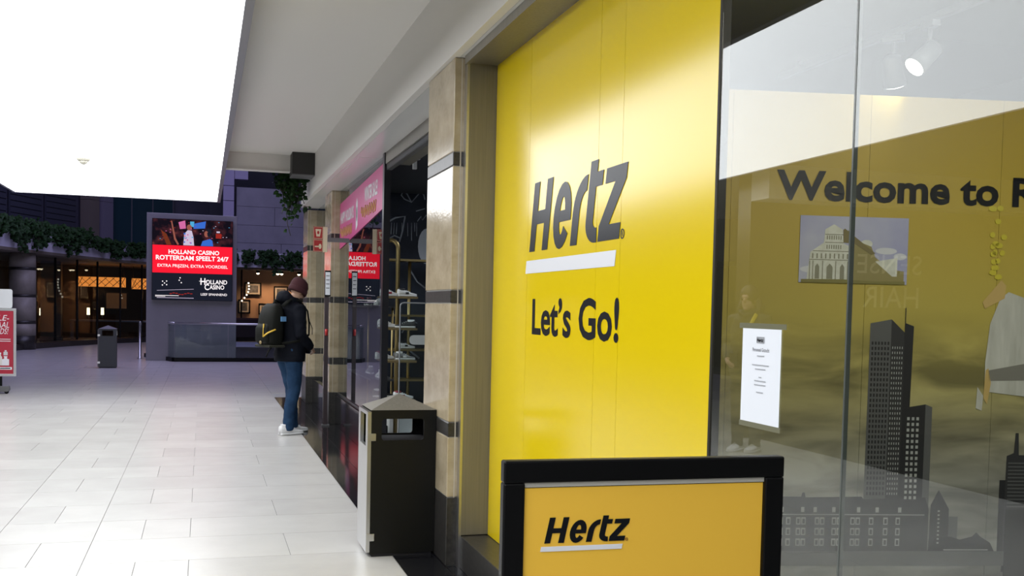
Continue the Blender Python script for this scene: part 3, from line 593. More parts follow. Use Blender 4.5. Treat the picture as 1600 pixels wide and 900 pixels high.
area_light('shoe_shop_lamp', (3.2, 9.8, 2.86), (0, 0, 0), .6, 3.0, 22, (.85, .92, 1.0))

# fire signs, notice and call point by the second pillar
fs_ = thing('fire_sign', 'red projecting fire hose and alarm sign beside the pillar', 'safety sign', (1.21, 12.0, 2.105))
M_fr = mat('sign_red', (.33, .015, .015), .4); M_cream = mat('sign_cream', (.62, .55, .38), .5)
for z, nm in ((.148, 'panel'), (0, 'panel')):
    q = MB().box(0, .11, 0, .008, z+.002, z+.144).build(nm, M_fr, fs_, .002); ox = Vector((0, 0, z))
    for a in (rect(.005, .105, .008, .011), rect(.005, .105, .135, .138), rect(.005, .008, .008, .138), rect(.102, .105, .008, .138)): flat('border_line', a, ox, Vector((1, 0, 0)), UZ, M_cream, q)
    if z: flat('bucket_symbol', [(.035, .03), (.075, .03), (.088, .115), (.022, .115)], ox, Vector((1, 0, 0)), UZ, M_cream, q); flat('flame_symbol', ell(.055, .075, .013, .02), ox, Vector((1, 0, 0)), UZ, M_fr, q, .002)
    else: flat('hose_symbol', rect(.018, .07, .055, .07), ox, Vector((1, 0, 0)), UZ, M_cream, q); flat('hand_symbol', ell(.078, .065, .016, .03), ox, Vector((1, 0, 0)), UZ, M_cream, q)
MB().box(.11, .16, 0, .012, 0, .29).build('side_plate', M_cream, fs_); MB().box(.16, .42, 0, .03, .12, .17).build('bracket', M_grey, fs_)
st = thing('notice_post', 'slim dark post with a white notice beside the second pillar', 'notice stand', (1.45, 12.75, 0))
MB().box(-.015, .035, 0, .03, .0, 1.62).build('post', mat('post_dark', (.05, .035, .04), .4), st, .003); MB().box(-.03, .06, -.02, .05, 0, .02).build('foot', M_grey, st)
MB().box(-.02, .055, -.012, .0, 1.60, 1.92).build('notice_board', M_frame, st); MB().box(-.012, .047, -.015, -.012, 1.62, 1.90).build('notice_sheet', M_paper, st)
for z in (1.70, 1.75, 1.80, 1.85): flat('notice_line', rect(-.004, .038, z, z+.008), (0, -.0152, 0), (1, 0, 0), UZ, M_ink, st)
MB().loft([(.01, -.01, 1.12, .018, .02), (.01, -.01, 1.2, .018, .02)], 12).build('red_handle', mat('sign_red2', (.5, .02, .02), .4), st)

# dark box under the ceiling end
bx = thing('ceiling_box', 'dark box unit fixed where the white ceiling ends', 'ceiling unit', (1.22, 13.35, 3.13))
MB().box(-.165, .165, -.2, .22, .0, .285).build('body', mat('box_dark', (.022, .021, .020), .5), bx, .004); MB().box(-.165, .165, -.2, .22, -.012, -.001).build('bottom_cover', M_grey, bx)

# ------------------------------------------------------------------ people
def remesh(o, vox, smooth=6, wrinkle=0, wscale=.12):
    r = o.modifiers.new('remesh', 'REMESH'); r.mode = 'VOXEL'; r.voxel_size = vox; r.use_smooth_shade = True
    s = o.modifiers.new('smooth', 'SMOOTH'); s.iterations = smooth; s.factor = .5
    if wrinkle:
        t = bpy.data.textures.new('folds', 'CLOUDS'); t.noise_scale = wscale; d = o.modifiers.new('folds', 'DISPLACE'); d.texture = t; d.strength = wrinkle; d.mid_level = .5; d.texture_coords = 'LOCAL'
def hand(mb, w, d, side, up, s=1.0):      # w wrist, d along the palm, side towards the thumb
    w, d, side = Vector(w), Vector(d).normalized(), Vector(side).normalized(); nrm = d.cross(side).normalized()
    pal = w+d*.045*s; mb.tube([w-d*.01, w+d*.02*s, w+d*.06*s, w+d*.09*s], [.026*s, .036*s, .042*s, .036*s], 10, True, .5)
    for k, (o, l) in enumerate(((.030, .072), (.010, .080), (-.010, .075), (-.029, .058))):
        b = w+d*.078*s+side*o*s; c = nrm*up
        mb.tube([b, b+d*l*.45*s+c*.012*s, b+d*l*.75*s+c*.03*s, b+d*l*.9*s+c*.05*s], [.0095*s, .009*s, .008*s, .0065*s], 8)
    b = w+d*.02*s+side*.028*s; mb.tube([b, b+side*.025*s+d*.03*s, b+side*.03*s+d*.062*s+nrm*up*.01], [.012*s, .011*s, .008*s], 8)
def person(label, loc, rz, skin, jack, jeans, hatm, hairm, stepR, stepL, bow, woman=False):
    p = thing('person', label, 'person', loc, rz)
    # body: one surface
    b = MB(); hz = .93
    legs = {}
    for s, st_ in ((-1, stepR), (1, stepL)):
        hip = Vector((.0, s*.095, hz)); ank = Vector((st_[0], s*.09+st_[1], .09)); kn = (hip+ank)/2+Vector((.035, 0, .01)); legs[s] = (hip, kn, ank)
        b.tube([hip+Vector((0, 0, .04)), hip, (hip+kn)/2, kn, (kn+ank)/2+Vector((-.012, 0, .03)), ank, ank+Vector((0, 0, -.04))], [.085, .088, .072, .055, .055, .038, .04], 12)
        b.tube([ank+Vector((-.05, 0, -.055)), ank+Vector((.05, 0, -.06)), ank+Vector((.15, 0, -.068))], [.03, .035, .02], 10)
    b.loft([(0, 0, .88, .09, .15), (0, 0, 1.0, .10, .16), (.0, 0, 1.12, .095, .15), (.01, 0, 1.28, .115, .17), (.0, 0, 1.42, .10, .18), (-.01, 0, 1.50, .07, .12), (.0, 0, 1.54, .05, .06)], 16)
    hc = Vector((.045+.05*bow, 0, 1.665-.02*bow))
    b.tube([(-.01, 0, 1.48), (.01, 0, 1.54), hc+Vector((-.02, 0, -.06))], [.06, .055, .058], 12)
    arms = {}
    for s in (-1, 1):
        sh_ = Vector((0, s*.185, 1.44)); el = Vector((-.03, s*.255, 1.15)); wr_ = Vector((.185, s*.165, 1.00)); arms[s] = (sh_, el, wr_)
        b.tube([Vector((0, s*.12, 1.44)), sh_, (sh_+el)/2, el, (el+wr_)/2, wr_], [.05, .052, .044, .038, .036, .027], 10)
        hand(b, wr_, (.6, -s*.55, -.45), (.3, -s*.2, .9), s)
    tb = bow*.5    # head: tilted ellipsoid with jaw, nose, ears
    def hp(x, y, z): return hc+Vector((x*math.cos(tb)+z*math.sin(tb), y, -x*math.sin(tb)+z*math.cos(tb)))
    for q in (((0, 0, .03), .095, .078, .10), ((.03, 0, -.05), .065, .058, .075), ((.10, 0, -.015), .022, .016, .026), ((.085, 0, .025), .02, .045, .015), ((0, .078, -.01), .018, .012, .03), ((0, -.078, -.01), .018, .012, .03), ((.085, 0, -.062), .016, .028, .012), ((.075, 0, -.10), .022, .025, .02)):
        b.ball(hp(*q[0]), q[1], q[2], q[3])
    body = b.build('body', skin, p); remesh(body, .010, 3)
    for s in (-1, 1): MB().ball(hp(.083, s*.032, .0), .012, .013, .010, 10, 6).build('eye', mat('eye_dark', (.03, .025, .02), .2), body)
    # trousers
    t = MB()
    for s in (-1, 1):
        hip, kn, ank = legs[s]
        t.tube([hip+Vector((0, 0, .06)), hip+Vector((-.012, 0, -.02)), (hip+kn)/2, kn, (kn+ank)/2+Vector((-.014, 0, 0)), ank+Vector((0, 0, .03)), ank+Vector((.0, 0, -.035))], [.105, .112, .092, .074, .072, .062, .064], 14)
    t.loft([(-.01, 0, .84, .10, .15), (-.012, 0, .92, .112, .165), (0, 0, .99, .10, .15)], 16)
    jn = t.build('jeans', jeans, p); remesh(jn, .012, 4, .022, .09)
    # jacket
    j = MB()
    j.loft([(-.005, 0, .855, .155, .215), (-.003, 0, .92, .155, .215), (.0, 0, .98, .155, .21), (.005, 0, 1.12, .15, .20), (.005, 0, 1.30, .155, .21), (-.01, 0, 1.44, .14, .215), (-.015, 0, 1.51, .10, .13), (-.015, 0, 1.56, .085, .085)], 18)
    for s in (-1, 1):
        sh_, el, wr_ = arms[s]
        j.tube([Vector((0, s*.10, 1.44)), sh_, (sh_+el)/2, el, (el+wr_)/2, wr_-Vector((.02, 0, 0))], [.075, .083, .076, .068, .062, .050], 12)
    # hood lying on the shoulders behind the neck
    j.ball((-.085, 0, 1.565), .085, .13, .085); j.tube([(-.06, .11, 1.55), (.03, .095, 1.53), (.085, .05, 1.50), (.10, 0, 1.475), (.085, -.05, 1.50), (.03, -.095, 1.53), (-.06, -.11, 1.55)], .035, 10)
    jk = j.build('jacket', jack, p); remesh(jk, .012, 4, .03, .12)
    MB().loft([(-.005, 0, .842, .150, .208), (-.005, 0, .85, .156, .216), (-.005, 0, .895, .156, .216), (-.005, 0, .905, .150, .21)], 24).build('hem_band', jack, jk)
    for s in (-1, 1):
        MB().prism(rect(.0, .10, .0, .15), (.155, s*.10-.05, .93), (0, 1, 0), UZ, .02).build('pocket_flap', jack, jk, .006)
        MB().tube([(.16, s*.03, 1.36), (.17, s*.03, 1.25), (.165, s*.03, 1.17)], .005, 6).build('drawstring', jack, jk)
    # shoes
    for s, nm in ((-1, 'shoe'), (1, 'shoe')):
        a = legs[s][2]; sneaker(nm, None, None, (a.x+.035, a.y, 0), 0, mat('sneaker_white', (.72, .72, .72), .5), M_sw, M_sw, p, None, 1.06)
    if woman:
        h = MB(); h.ball(hp(-.02, 0, .04), .115, .10, .115); h.tube([hp(-.06, .07, .0), hp(-.05, .10, -.12), hp(-.02, .10, -.22)], [.05, .055, .03], 10); h.tube([hp(-.06, -.07, .0), hp(-.05, -.10, -.12), hp(-.02, -.10, -.22)], [.05, .055, .03], 10); h.build('hair', hairm, p)
        MB().tube([(.10, -.12, 1.50), (.155, -.08, 1.38), (.165, -.02, 1.22)], .022, 8, True, .4).build('bag_strap', mat('strap_yellow', (.65, .5, .03), .5), p)
    else:
        h = MB(); secs = []
        for i in range(9):
            a = PI/2*i/8; secs.append((math.cos(a), math.sin(a)))
        vs = []; n = 20
        q = MB().loft([(0, 0, .005-.022, .108, .091), (0, 0, .045-.02, .113, .096), (-.004, 0, .085-.01, .112, .095), (-.010, 0, .125, .092, .08), (-.016, 0, .150, .058, .05), (-.02, 0, .160, .012, .01)], n)
        h.add([hp(*v) for v in q.v], q.f, True); bn = h.build('beanie', hatm, p)
        q = MB().loft([(0, 0, -.024, .110, .093), (0, 0, -.018, .117, .099), (0, 0, .028, .119, .101), (0, 0, .034, .113, .096)], n); MB().add([hp(*v) for v in q.v], q.f, True).build('cuff', hatm, bn)
        q = MB(); q.ball((.052, 0, -.082), .055, .060, .048); q.ball((.088, 0, -.082), .024, .034, .034); MB().add([hp(*v) for v in q.v], q.f, True).build('beard', hairm, p)
    return p
M_skin = mat('skin', (.42, .25, .17), .5); M_jack = mat('jacket_navy', (.004, .005, .009), .8, spec=.12, bump=.1, bscale=80); M_jean = mat('denim', (.019, .050, .108), .85, spec=.15, col2=(.011, .030, .07), scale=9, bump=.15, bscale=120)
M_hat = mat('beanie_maroon', (.045, .008, .012), .9, bump=.4, bscale=220); M_beard = mat('beard', (.03, .02, .014), .8)
MANP = (.965, 12.02, 0); MANR = math.radians(28)
person('man in maroon beanie, dark hooded jacket and jeans facing the shop window', MANP, MANR, M_skin, M_jack, M_jean, M_hat, M_beard, (-.07, .0), (.12, .02), .9)
# backpack on his back
bpk = thing('backpack', 'black backpack with yellow emblem worn by the man', 'backpack', MANP, MANR)
M_bag = mat('backpack_black', (.007, .0075, .006), .7, spec=.15, bump=.1, bscale=150); M_bag2 = mat('backpack_trim', (.03, .03, .022), .7, spec=.2)
q = MB().loft([(-.26, 0, 1.02, .075, .13), (-.265, 0, 1.05, .105, .155), (-.265, 0, 1.2, .115, .165), (-.25, 0, 1.36, .10, .16), (-.235, 0, 1.46, .075, .14), (-.225, 0, 1.50, .04, .10)], 24, 3.2); q.build('main_bag', M_bag, bpk)
pk = MB().loft([(-.345, 0, 1.05, .035, .11), (-.355, 0, 1.08, .045, .125), (-.355, 0, 1.22, .045, .125), (-.34, 0, 1.27, .03, .11)], 20, 3.2).build('front_pocket', M_bag, bpk)
MB().box(-.37, -.16, -.155, .155, 1.005, 1.035).build('bottom_panel', M_bag2, bpk, .012)
MB().tube([(-.22, 0, 1.49), (-.20, 0, 1.54), (-.16, 0, 1.52)], .012, 8).build('grab_handle', M_bag, bpk)
for s in (-1, 1):
    MB().tube([(-.17, s*.11, 1.47), (-.08, s*.12, 1.555), (.05, s*.12, 1.54), (.15, s*.12, 1.42), (.172, s*.125, 1.28), (.12, s*.20, 1.15), (-.05, s*.245, 1.08), (-.2, s*.15, 1.05)], .022, 8, True, .45).build('shoulder_strap', M_bag, bpk)
MB().tube([(.175, -.13, 1.30), (.205, -.14, 1.22), (.205, -.14, 1.15)], .010, 6, True, .4).build('strap_end', M_bag, bpk)
MB().tube([(-.30, -.12, 1.02), (-.36, -.14, .98), (-.40, -.14, .90)], .007, 6).build('loose_cord', M_bag, bpk)
M_ye = mat('emblem_yellow', (.62, .40, .04), .5)
BO = Vector((-.31, -.150, 0)); bu = Vector((.52, -.30, 0)).normalized()
e1 = Vector((-.382, -.06, 1.27)); e2 = Vector((-.395, -.07, 1.13)); e3 = Vector((-.300, -.172, 1.21))
em = MB(); em.tube([e1, (e1+e2)/2, e2], [.016, .015, .014], 8, True, .6); em.tube([e2, (e2+e3)/2+Vector((-.035, -.02, 0)), e3], [.016, .014, .013], 8, True, .6); em.build('yellow_emblem', M_ye, bpk)
MB().ball((-.40, -.02, 1.06), .01, .022, .020, 10, 6).build('round_badge', mat('badge_tan', (.30, .22, .10), .5), bpk)
MB().prism(rect(0, .07, 0, .055), (-.235, -.168, 1.30), (1, .12, 0), UZ, .012).build('blue_tag', mat('tag_blue', (.12, .28, .50), .5), bpk)
# passer-by across the passage, seen mirrored in the window
person('passer-by in dark coat with yellow strap, mirrored in the shop window', (-2.52, 9.93, 0), math.radians(-35), M_skin, mat('coat_dark', (.02, .02, .018), .7), mat('trousers_dark', (.02, .02, .022), .7), None, mat('hair_brown', (.05, .03, .015), .6), (-.02, 0), (.03, 0), .1, True)

# ------------------------------------------------------------------ hair salon across the passage (seen mirrored)
sal = struct('wall_salon', MB().box(-9, -3.1, 11.0, 11.3, 0, 3.25), mat('salon_dark', (.07, .055, .03), .25))
sl = thing('salon_sign', 'pale serif-like salon lettering mirrored in the shop window', 'sign', (-4.6, 10.99, 1.6)); M_sl = mat('salon_letters', (.88, .78, .55), .4)
lettering('letters', 'SENSE', (.95-1.9, 0, .44), (1, 0, 0), UZ, .95, .24, M_sl, sl, .0, 0, .004); lettering('letters', 'HAIR', (.93-1.85, 0, .02), (1, 0, 0), UZ, .82, .26, M_sl, sl, .0, 0, .004)
struct('trim_7', MB().box(-9, -3.1, 10.6, 11.0, 2.85, 3.25), M_white, 'pale bulkhead above the salon front')

# ------------------------------------------------------------------ poster stand at the left edge
pl = thing('poster_stand', 'silver framed red poster stand on black wheels at the left edge', 'sign', (-3.12, 17.55, 0))
w = .33
MB().box(-w, w, 0, .03, .27, .31).build('frame_rail', M_alu, pl, .004); MB().box(-w, w, 0, .03, 1.292, 1.332).build('frame_rail', M_alu, pl, .004)
for s in (-1, 1): MB().box(min(s*w, s*(w-.04)), max(s*w, s*(w-.04)), 0, .03, .31, 1.292).build('frame_stile', M_alu, pl, .004)
rp = MB().box(-w+.04, w-.04, .008, .02, .31, 1.292).build('red_poster', mat('poster_red', (.42, .025, .05), .4), pl)
for tx, x0, z, ww, h in (('-LE-', .03, 1.14, .20, .085), ('AAL', .05, 1.03, .18, .09), ('DS!', .10, .93, .12, .09)): lettering('headline', tx, (x0, .0075, z), (1, 0, 0), UZ, ww, h, M_wink, rp, .0, .25, .002)
for k in range(2): flat('small_print', rect(-.02, .25, .845-k*.03, .855-k*.03), (0, .0075, 0), (1, 0, 0), UZ, M_wink, rp, .002)
flat('footer', rect(.10, .25, .388, .402), (0, .0075, 0), (1, 0, 0), UZ, M_ink, rp, .003); flat('footer_box', rect(-.2, .27, .375, .415), (0, .0075, 0), (1, 0, 0), UZ, M_wink, rp, .0015)
for x, z, ww, h, c in ((.0, .44, .06, .30, (.7, .6, .45)), (.03, .44, .05, .22, (.25, .3, .5)), (.08, .44, .05, .18, (.7, .68, .66)), (.13, .44, .10, .13, (.75, .74, .8)), (.15, .60, .06, .07, (.6, .58, .6)), (-.06, .44, .06, .2, (.65, .4, .2))):
    f = flat('printed_bottle', [(x, z), (x+ww, z), (x+ww, z+h*.75), (x+ww*.7, z+h*.82), (x+ww*.7, z+h), (x+ww*.3, z+h), (x+ww*.3, z+h*.82), (x, z+h*.75)], (0, .0075, 0), (1, 0, 0), UZ, mat('bottle_%d' % int(c[0]*100+c[1]*10+c[2]*1000), c, .5), rp, .002)
    flat('printed_cap', rect(x+ww*.25, x+ww*.75, z+h, z+h*1.12), (0, .0075, 0), (1, 0, 0), UZ, M_wink, rp, .002)
MB().prism(rrect(-.28, .275, 1.335, 1.63, .03), (0, .02, 0), (1, 0, 0), UZ, .012).build('header_board', mat('header_white', (.70, .72, .75), .5), pl)
MB().box(-.12, .13, .005, .03, .10, .28).build('neck', M_frame, pl); MB().prism([(-.36, .03), (.22, .03), (.24, .06), (.23, .12), (-.36, .12)], (0, .09, 0), (1, 0, 0), UZ, .14).build('base', M_grey, pl, .01)
for x in (-.3, .2): MB().tube([(x, -.04, .03), (x, .0, .03)], .03, 12).build('wheel', M_frame, pl)

# ------------------------------------------------------------------ screen column and balustrade
M_col = mat('column_grey', (.27, .26, .28), .5, noise=.08, scale=2)
sc_ = thing('screen_column', 'freestanding grey column carrying a bright advertising screen', 'screen column', (-.27, 27.2, 0))
MB().box(-1.09, 1.09, 0, .7, 0, 3.70).build('body', M_col, sc_, .01)
for z in (.75, 1.45): MB().box(-1.09, 1.09, -.002, .0, z, z+.006).build('joint_line', M_greyalu, sc_)
S0, S1, Z0, Z1 = -.955, .985, 1.53, 3.56
scr = MB().box(S0, S1, -.10, 0, Z0, Z1).build('display', M_frame, sc_, .006); SO = Vector((S0, -.101, Z0)); SU = Vector((1, 0, 0))
def sq(name, pts, m, lift=.001): return flat(name, pts, SO, SU, UZ, m, scr, lift)
RED = glow('screen_red', (1.0, .012, .035), 1.0); WHT = glow('screen_white', (1, .93, .95), 1.1); BLK = glow('screen_black', (.010, .012, .022), 1.0)
sw, shh = S1-S0, Z1-Z0; zr0, zr1 = .68, 1.37
sq('red_band', rect(.01, sw-.01, zr0, zr1), RED); sq('dark_field', rect(.01, sw-.01, .01, zr0), BLK)
def photo_mat():
    m = bpy.data.materials.new('screen_photo'); m.use_nodes = True; N = m.node_tree.nodes; L = m.node_tree.links; b = N['Principled BSDF']; b.inputs['Base Color'].default_value = (.004, .004, .004, 1); b.inputs['Specular IOR Level'].default_value = .03
    g = N.new('ShaderNodeNewGeometry'); n = N.new('ShaderNodeTexNoise'); n.inputs['Scale'].default_value = 4.5; n.inputs['Detail'].default_value = 5; L.new(g.outputs['Position'], n.inputs[0])
    r = N.new('ShaderNodeValToRGB'); L.new(n.outputs[0], r.inputs[0]); e = r.color_ramp.elements; e[0].position = .45; e[0].color = (.006, .004, .008, 1); e[1].position = .75; e[1].color = (.35, .08, .05, 1); q = e.new(.62); q.color = (.06, .015, .02, 1)
    L.new(r.outputs[0], b.inputs['Emission Color']); b.inputs['Emission Strength'].default_value = 1.0; return m
sq('photo_area', rect(.01, sw-.01, zr1, shh-.01), photo_mat())
PK = glow('screen_pink', (.80, .18, .45), .8); BL = glow('screen_blue', (.05, .18, .75), .8); PL = glow('screen_pale', (.75, .65, .85), .8); RD = glow('screen_dark_red', (.45, .03, .02), .7); SK = glow('screen_skin', (.45, .14, .10), .7); OR = glow('screen_brown', (.20, .04, .015), .8); CY = glow('screen_cyan', (.1, .5, .85), .8)
for p_, m_ in (([(.62, 1.95), (.78, 2.0), (.80, 1.80), (.66, 1.78)], PK), ([(1.0, 1.93), (1.28, 2.0), (1.26, 1.82), (.98, 1.80)], BL), ([(.90, 1.98), (1.0, 1.98), (.99, 1.84), (.9, 1.86)], CY), ([(.20, 1.75), (.34, 1.65), (.46, 1.38), (.34, 1.38)], OR), ([(.44, 1.98), (.47, 1.98), (.56, 1.55), (.64, 1.40), (.60, 1.38), (.52, 1.52)], SK),
               ([(.74, 1.38), (1.0, 1.38), (.98, 1.6), (.94, 1.75), (.84, 1.76), (.76, 1.66)], PL), ([(1.16, 1.38), (1.46, 1.38), (1.44, 1.52), (1.38, 1.56), (1.2, 1.5)], BL), (rect(1.52, 1.66, 1.58, 1.70), RD), (rect(1.54, 1.62, 1.72, 1.76), PL)): sq('photo_shape', p_, m_, .002)
for x, z, rx, rz in ((.88, 1.83, .06, .075), (1.30, 1.68, .06, .08)): sq('photo_face', ell(x, z, rx, rz, 14), SK, .003)
for k in range(9): sq('photo_hair', ell(1.34+random.uniform(-.03, .05), 1.72+random.uniform(-.08, .06), .03, .04, 8), BLK, .0034)
for k in range(26): x, z = random.uniform(.05, 1.85), random.uniform(1.4, 1.98); sq('photo_light', rect(x, x+.03, z, z+.012), random.choice((PK, PL, RD, CY)), .0036)
for k in range(12): x, z = .76+random.random()*.2, 1.4+random.random()*.28; sq('dress_print', ell(x, z, .02, .02, 7), random.choice((PK, CY, BL)), .0038)
lettering('caption', 'HOLLAND CASINO', SO+SU*.39+UZ*1.155, SU, UZ, 1.22, .11, WHT, scr, .03, 0, .002)
lettering('caption', 'ROTTERDAM SPEELT 24/7', SO+SU*.09+UZ*1.00, SU, UZ, 1.75, .12, WHT, scr, .03, 0, .002)
lettering('caption', 'EXTRA PRIJZEN, EXTRA VOORDEEL', SO+SU*.13+UZ*.80, SU, UZ, 1.69, .10, WHT, scr, .01, 0, .002)
lettering('brand_line', 'H', SO+SU*1.16+UZ*.40, SU, UZ, .12, .17, WHT, scr, .02, 0, .002); lettering('brand_line', 'OLLAND', SO+SU*1.29+UZ*.42, SU, UZ, .52, .11, WHT, scr, .02, 0, .002)
lettering('brand_line', 'C', SO+SU*1.26+UZ*.27, SU, UZ, .11, .15, WHT, scr, .02, 0, .002); lettering('brand_line', 'ASINO', SO+SU*1.38+UZ*.29, SU, UZ, .36, .11, WHT, scr, .02, 0, .002)
sq('brand_bar', rect(1.13, 1.33, .485, .497), WHT, .002); lettering('tagline', 'LEEF SPANNEND', SO+SU*1.17+UZ*.13, SU, UZ, .64, .06, WHT, scr, .01, 0, .002)
for cx, cz in ((.30, .42), (.67, .47)):
    d_ = sq('printed_die', [(cx-.10, cz-.09), (cx+.08, cz-.1), (cx+.1, cz+.08), (cx-.08, cz+.1)], BLK, .002)
    for ax, az in ((-.05, -.05), (.05, -.04), (0, 0), (-.045, .045), (.05, .05)) if cx < .5 else ((-.02, .03), (.03, -.03), (.0, .09)): flat('die_pip', ell(cx+ax, cz+az, .016, .016, 10), SO, SU, UZ, WHT, d_, .003)
sq('table_stripe', rect(.12, 1.0, .05, .062), PL, .002); sq('table_stripe', [(.12, .23), (1.0, .28), (1.0, .288), (.12, .238)], PL, .002)
for k in range(8): sq('table_curve', ell(.45+k*.07, .16+.02*math.sin(k*1.3), .035, .012, 10), RD, .002)
sq('small_caption', rect(.08, .64, .105, .118), WHT, .002); sq('small_caption', rect(.08, .32, .082, .093), WHT, .002)
bal = thing('glass_balustrade', 'glass balustrade with steel rail around the atrium opening', 'balustrade', (0, 0, 0))
C0, C1, C2 = Vector((-1.44, 29.0, 0)), Vector((-.675, 26.78, 0)), Vector((3.2, 27.0, 0))
def span(a, b, n, g0=.012):
    d = b-a
    for k in range(n):
        p0, p1 = a+d*(k/n)+d.normalized()*g0, a+d*((k+1)/n)-d.normalized()*g0; L_ = (p1-p0).length
        MB().prism(rect(0, L_, .10, .93), p0, (p1-p0).normalized(), UZ, .012).build('glass_sheet', M_glass2, bal)
    MB().tube([a+UZ*.955, b+UZ*.955], .028, 10).build('handrail', M_steel2, bal)
    MB().prism(rect(0, d.length, 0, .10), a, d.normalized(), UZ, .06).build('base_shoe', M_frame, bal)
span(C0, C1, 2); span(C1, C2, 3)
po = thing('steel_post', 'slim steel bollard post left of the screen column', 'post', (-1.548, 28.1, 0)); MB().lathe([(.06, 0), (.06, .015), (.035, .02), (.035, .94), (.03, .955), (.001, .96)]).build('post', M_steel2, po)
MB().lathe([(.037, .86), (.037, .875)]).build('cap_ring', M_greyalu, po)
opn = struct('floor_void_dark_patch', MB().box(-.5, 4.2, 27.1, 35.8, .0, .004), M_dark); struct('trim_8', MB().box(-.3, 4.6, 36, 36.3, -.05, .16), mat('lavender_kerb', (.45, .44, .55), .5), 'pale kerb beyond the atrium opening')  # thin black sheet on the floor paints the darkness of the open void

# ------------------------------------------------------------------ atrium facade, curved
FP = [(-6.6, 24.0), (-6.3, 27.5), (-5.75, 30.5), (-5.1, 32.9), (-4.3, 35.3), (-3.3, 37.8), (-2.0, 39.8), (-.4, 41.0), (1.5, 41.7), (4.5, 42.2)]
def curve(off): 
    out = []
    for i, (x, y) in enumerate(FP):
        x0, y0 = FP[max(i-1, 0)]; x1, y1 = FP[min(i+1, len(FP)-1)]; dx, dy = x1-x0, y1-y0; l = math.hypot(dx, dy); out.append((x+dy/l*off, y-dx/l*off))
    return out
def wallstrip(off, t, z0, z1):
    a, b = curve(off), curve(off-t); m = MB(); n = len(a)
    vs = [(x, y, z0) for x, y in a]+[(x, y, z1) for x, y in a]+[(x, y, z0) for x, y in b]+[(x, y, z1) for x, y in b]; fs = []
    for i in range(n-1): fs += [(i, i+1, n+i+1, n+i), (2*n+i+1, 2*n+i, 3*n+i, 3*n+i+1), (n+i, n+i+1, 3*n+i+1, 3*n+i), (i+1, i, 2*n+i, 2*n+i+1)]
    return m.add(vs, fs)
M_lav = mat('parapet_lavender', (.68, .66, .78), .5); M_up = mat('upper_wall', (.10, .10, .14), .6)
struct('trim_9', wallstrip(.55, .25, 2.88, 3.42), M_lav, 'pale curved parapet of the upper gallery'); struct('ceiling_gallery', wallstrip(.55, 6.0, 2.80, 2.88), mat('gallery_soffit', (.20, .17, .14), .6))
struct('wall_upper', wallstrip(-1.6, .3, 3.0, 9.0), M_up); struct('trim_10', wallstrip(.3, .5, 0, .16), M_dstone, 'dark curved step below the restaurant front')
# upper gallery shutters and columns
up = curve(-1.55)
def along(pts, s):   # point and tangent at parameter 0..n-1
    i = min(int(s), len(pts)-2); f = s-i; a, b = Vector((*pts[i], 0)), Vector((*pts[i+1], 0)); return a.lerp(b, f), (b-a).normalized()
k_ = 0
for s0, s1 in ((2.3, 2.95), (3.05, 3.75), (3.85, 4.5), (4.6, 5.2)):
    p, t = along(up, s0); q, _ = along(up, s1); L_ = (q-p).length; t = (q-p).normalized()
    k_ += 1
    sh_ = thing('gallery_shutter', 'dark ribbed roller shutter on the upper gallery, number %s from the left' % ('one', 'two', 'three', 'four')[k_-1], 'shutter', p, math.atan2(t.y, t.x), 'gallery shutters')
    MB().box(0, L_, -.08, -.02, 3.0, 6.2).build('backing', mat('shutter_dark', (.05, .055, .08), .5), sh_)
    for z in range(16): MB().box(0, L_, -.11, -.08, 3.05+z*.19, 3.05+z*.19+.16).build('slat', mat('shutter_slat', (.06, .065, .095), .45), sh_)
for s, w_, m_, lb in ((2.05, .45, mat('gallery_column_tan', (.20, .17, .15), .6), 'tan column on the upper gallery at far left'), (5.35, .5, mat('gallery_column_tan', (.20, .17, .15), .6), 'tan column on the upper gallery left of the screen'), (5.62, .55, mat('gallery_column_lav', (.24, .22, .30), .6), 'lavender column on the upper gallery left of the screen')):
    p, t = along(curve(-1.2), s); c = thing('gallery_column', lb, 'column', p, math.atan2(t.y, t.x), 'upper gallery columns'); MB().box(-w_/2, w_/2, -.2, .2, 2.9, 5.0).build('lower_drum', m_, c); MB().box(-w_/2, w_/2, -.2, .2, 5.01, 9).build('upper_drum', m_, c)
p, t = along(curve(-1.3), 6.0); gp = thing('gallery_glazing', 'dark teal glass screen on the gallery behind the advertising column', 'glazing', p, math.atan2(t.y, t.x)); 
for k in range(3): MB().box(k*.9-.4, k*.9+.46, 0, .03, 3.0, 7).build('glass_panel', mat('teal_glass', (.03, .07, .09), .1), gp)
for k in range(4): MB().box(k*.9-.44, k*.9-.40, -.02, .05, 3.0, 7).build('mullion', M_greyalu, gp)
# stone clad block right of the screen
sb = thing('stone_block', 'grey stone clad block wall above the gallery right of the screen', 'wall block', (2.2, 36, 3.2)); M_sb2 = mat('block_stone', (.24, .235, .28), .55, noise=.15, scale=1.5, bump=.05)
MB().box(-1.15, 1.2, .03, 1.5, 0, 2.2).build('core', M_up, sb)
for z0, z1, xs in ((0, .33, (-1.15, .35, 1.2)), (.34, .93, (-1.15, 1.2)), (.94, 1.56, (-1.15, .12, 1.2)), (1.57, 2.2, (-1.15, 1.2))):
    for a, b in zip(xs[:-1], xs[1:]): MB().box(a+.008, b-.008, 0, .03, z0, z1).build('stone_panel', M_sb2, sb)
struct('trim_12', MB().box(1.0, 3.7, 35.70, 35.95, 2.70, 3.19), M_lav, 'pale parapet below the stone block')
lc = thing('gallery_column', 'lavender pier rising behind the right edge of the glowing ceiling', 'column', (.80, 35.8, 3.3), 0, 'upper gallery columns'); M_lc = mat('pier_lavender', (.34, .31, .46), .6)
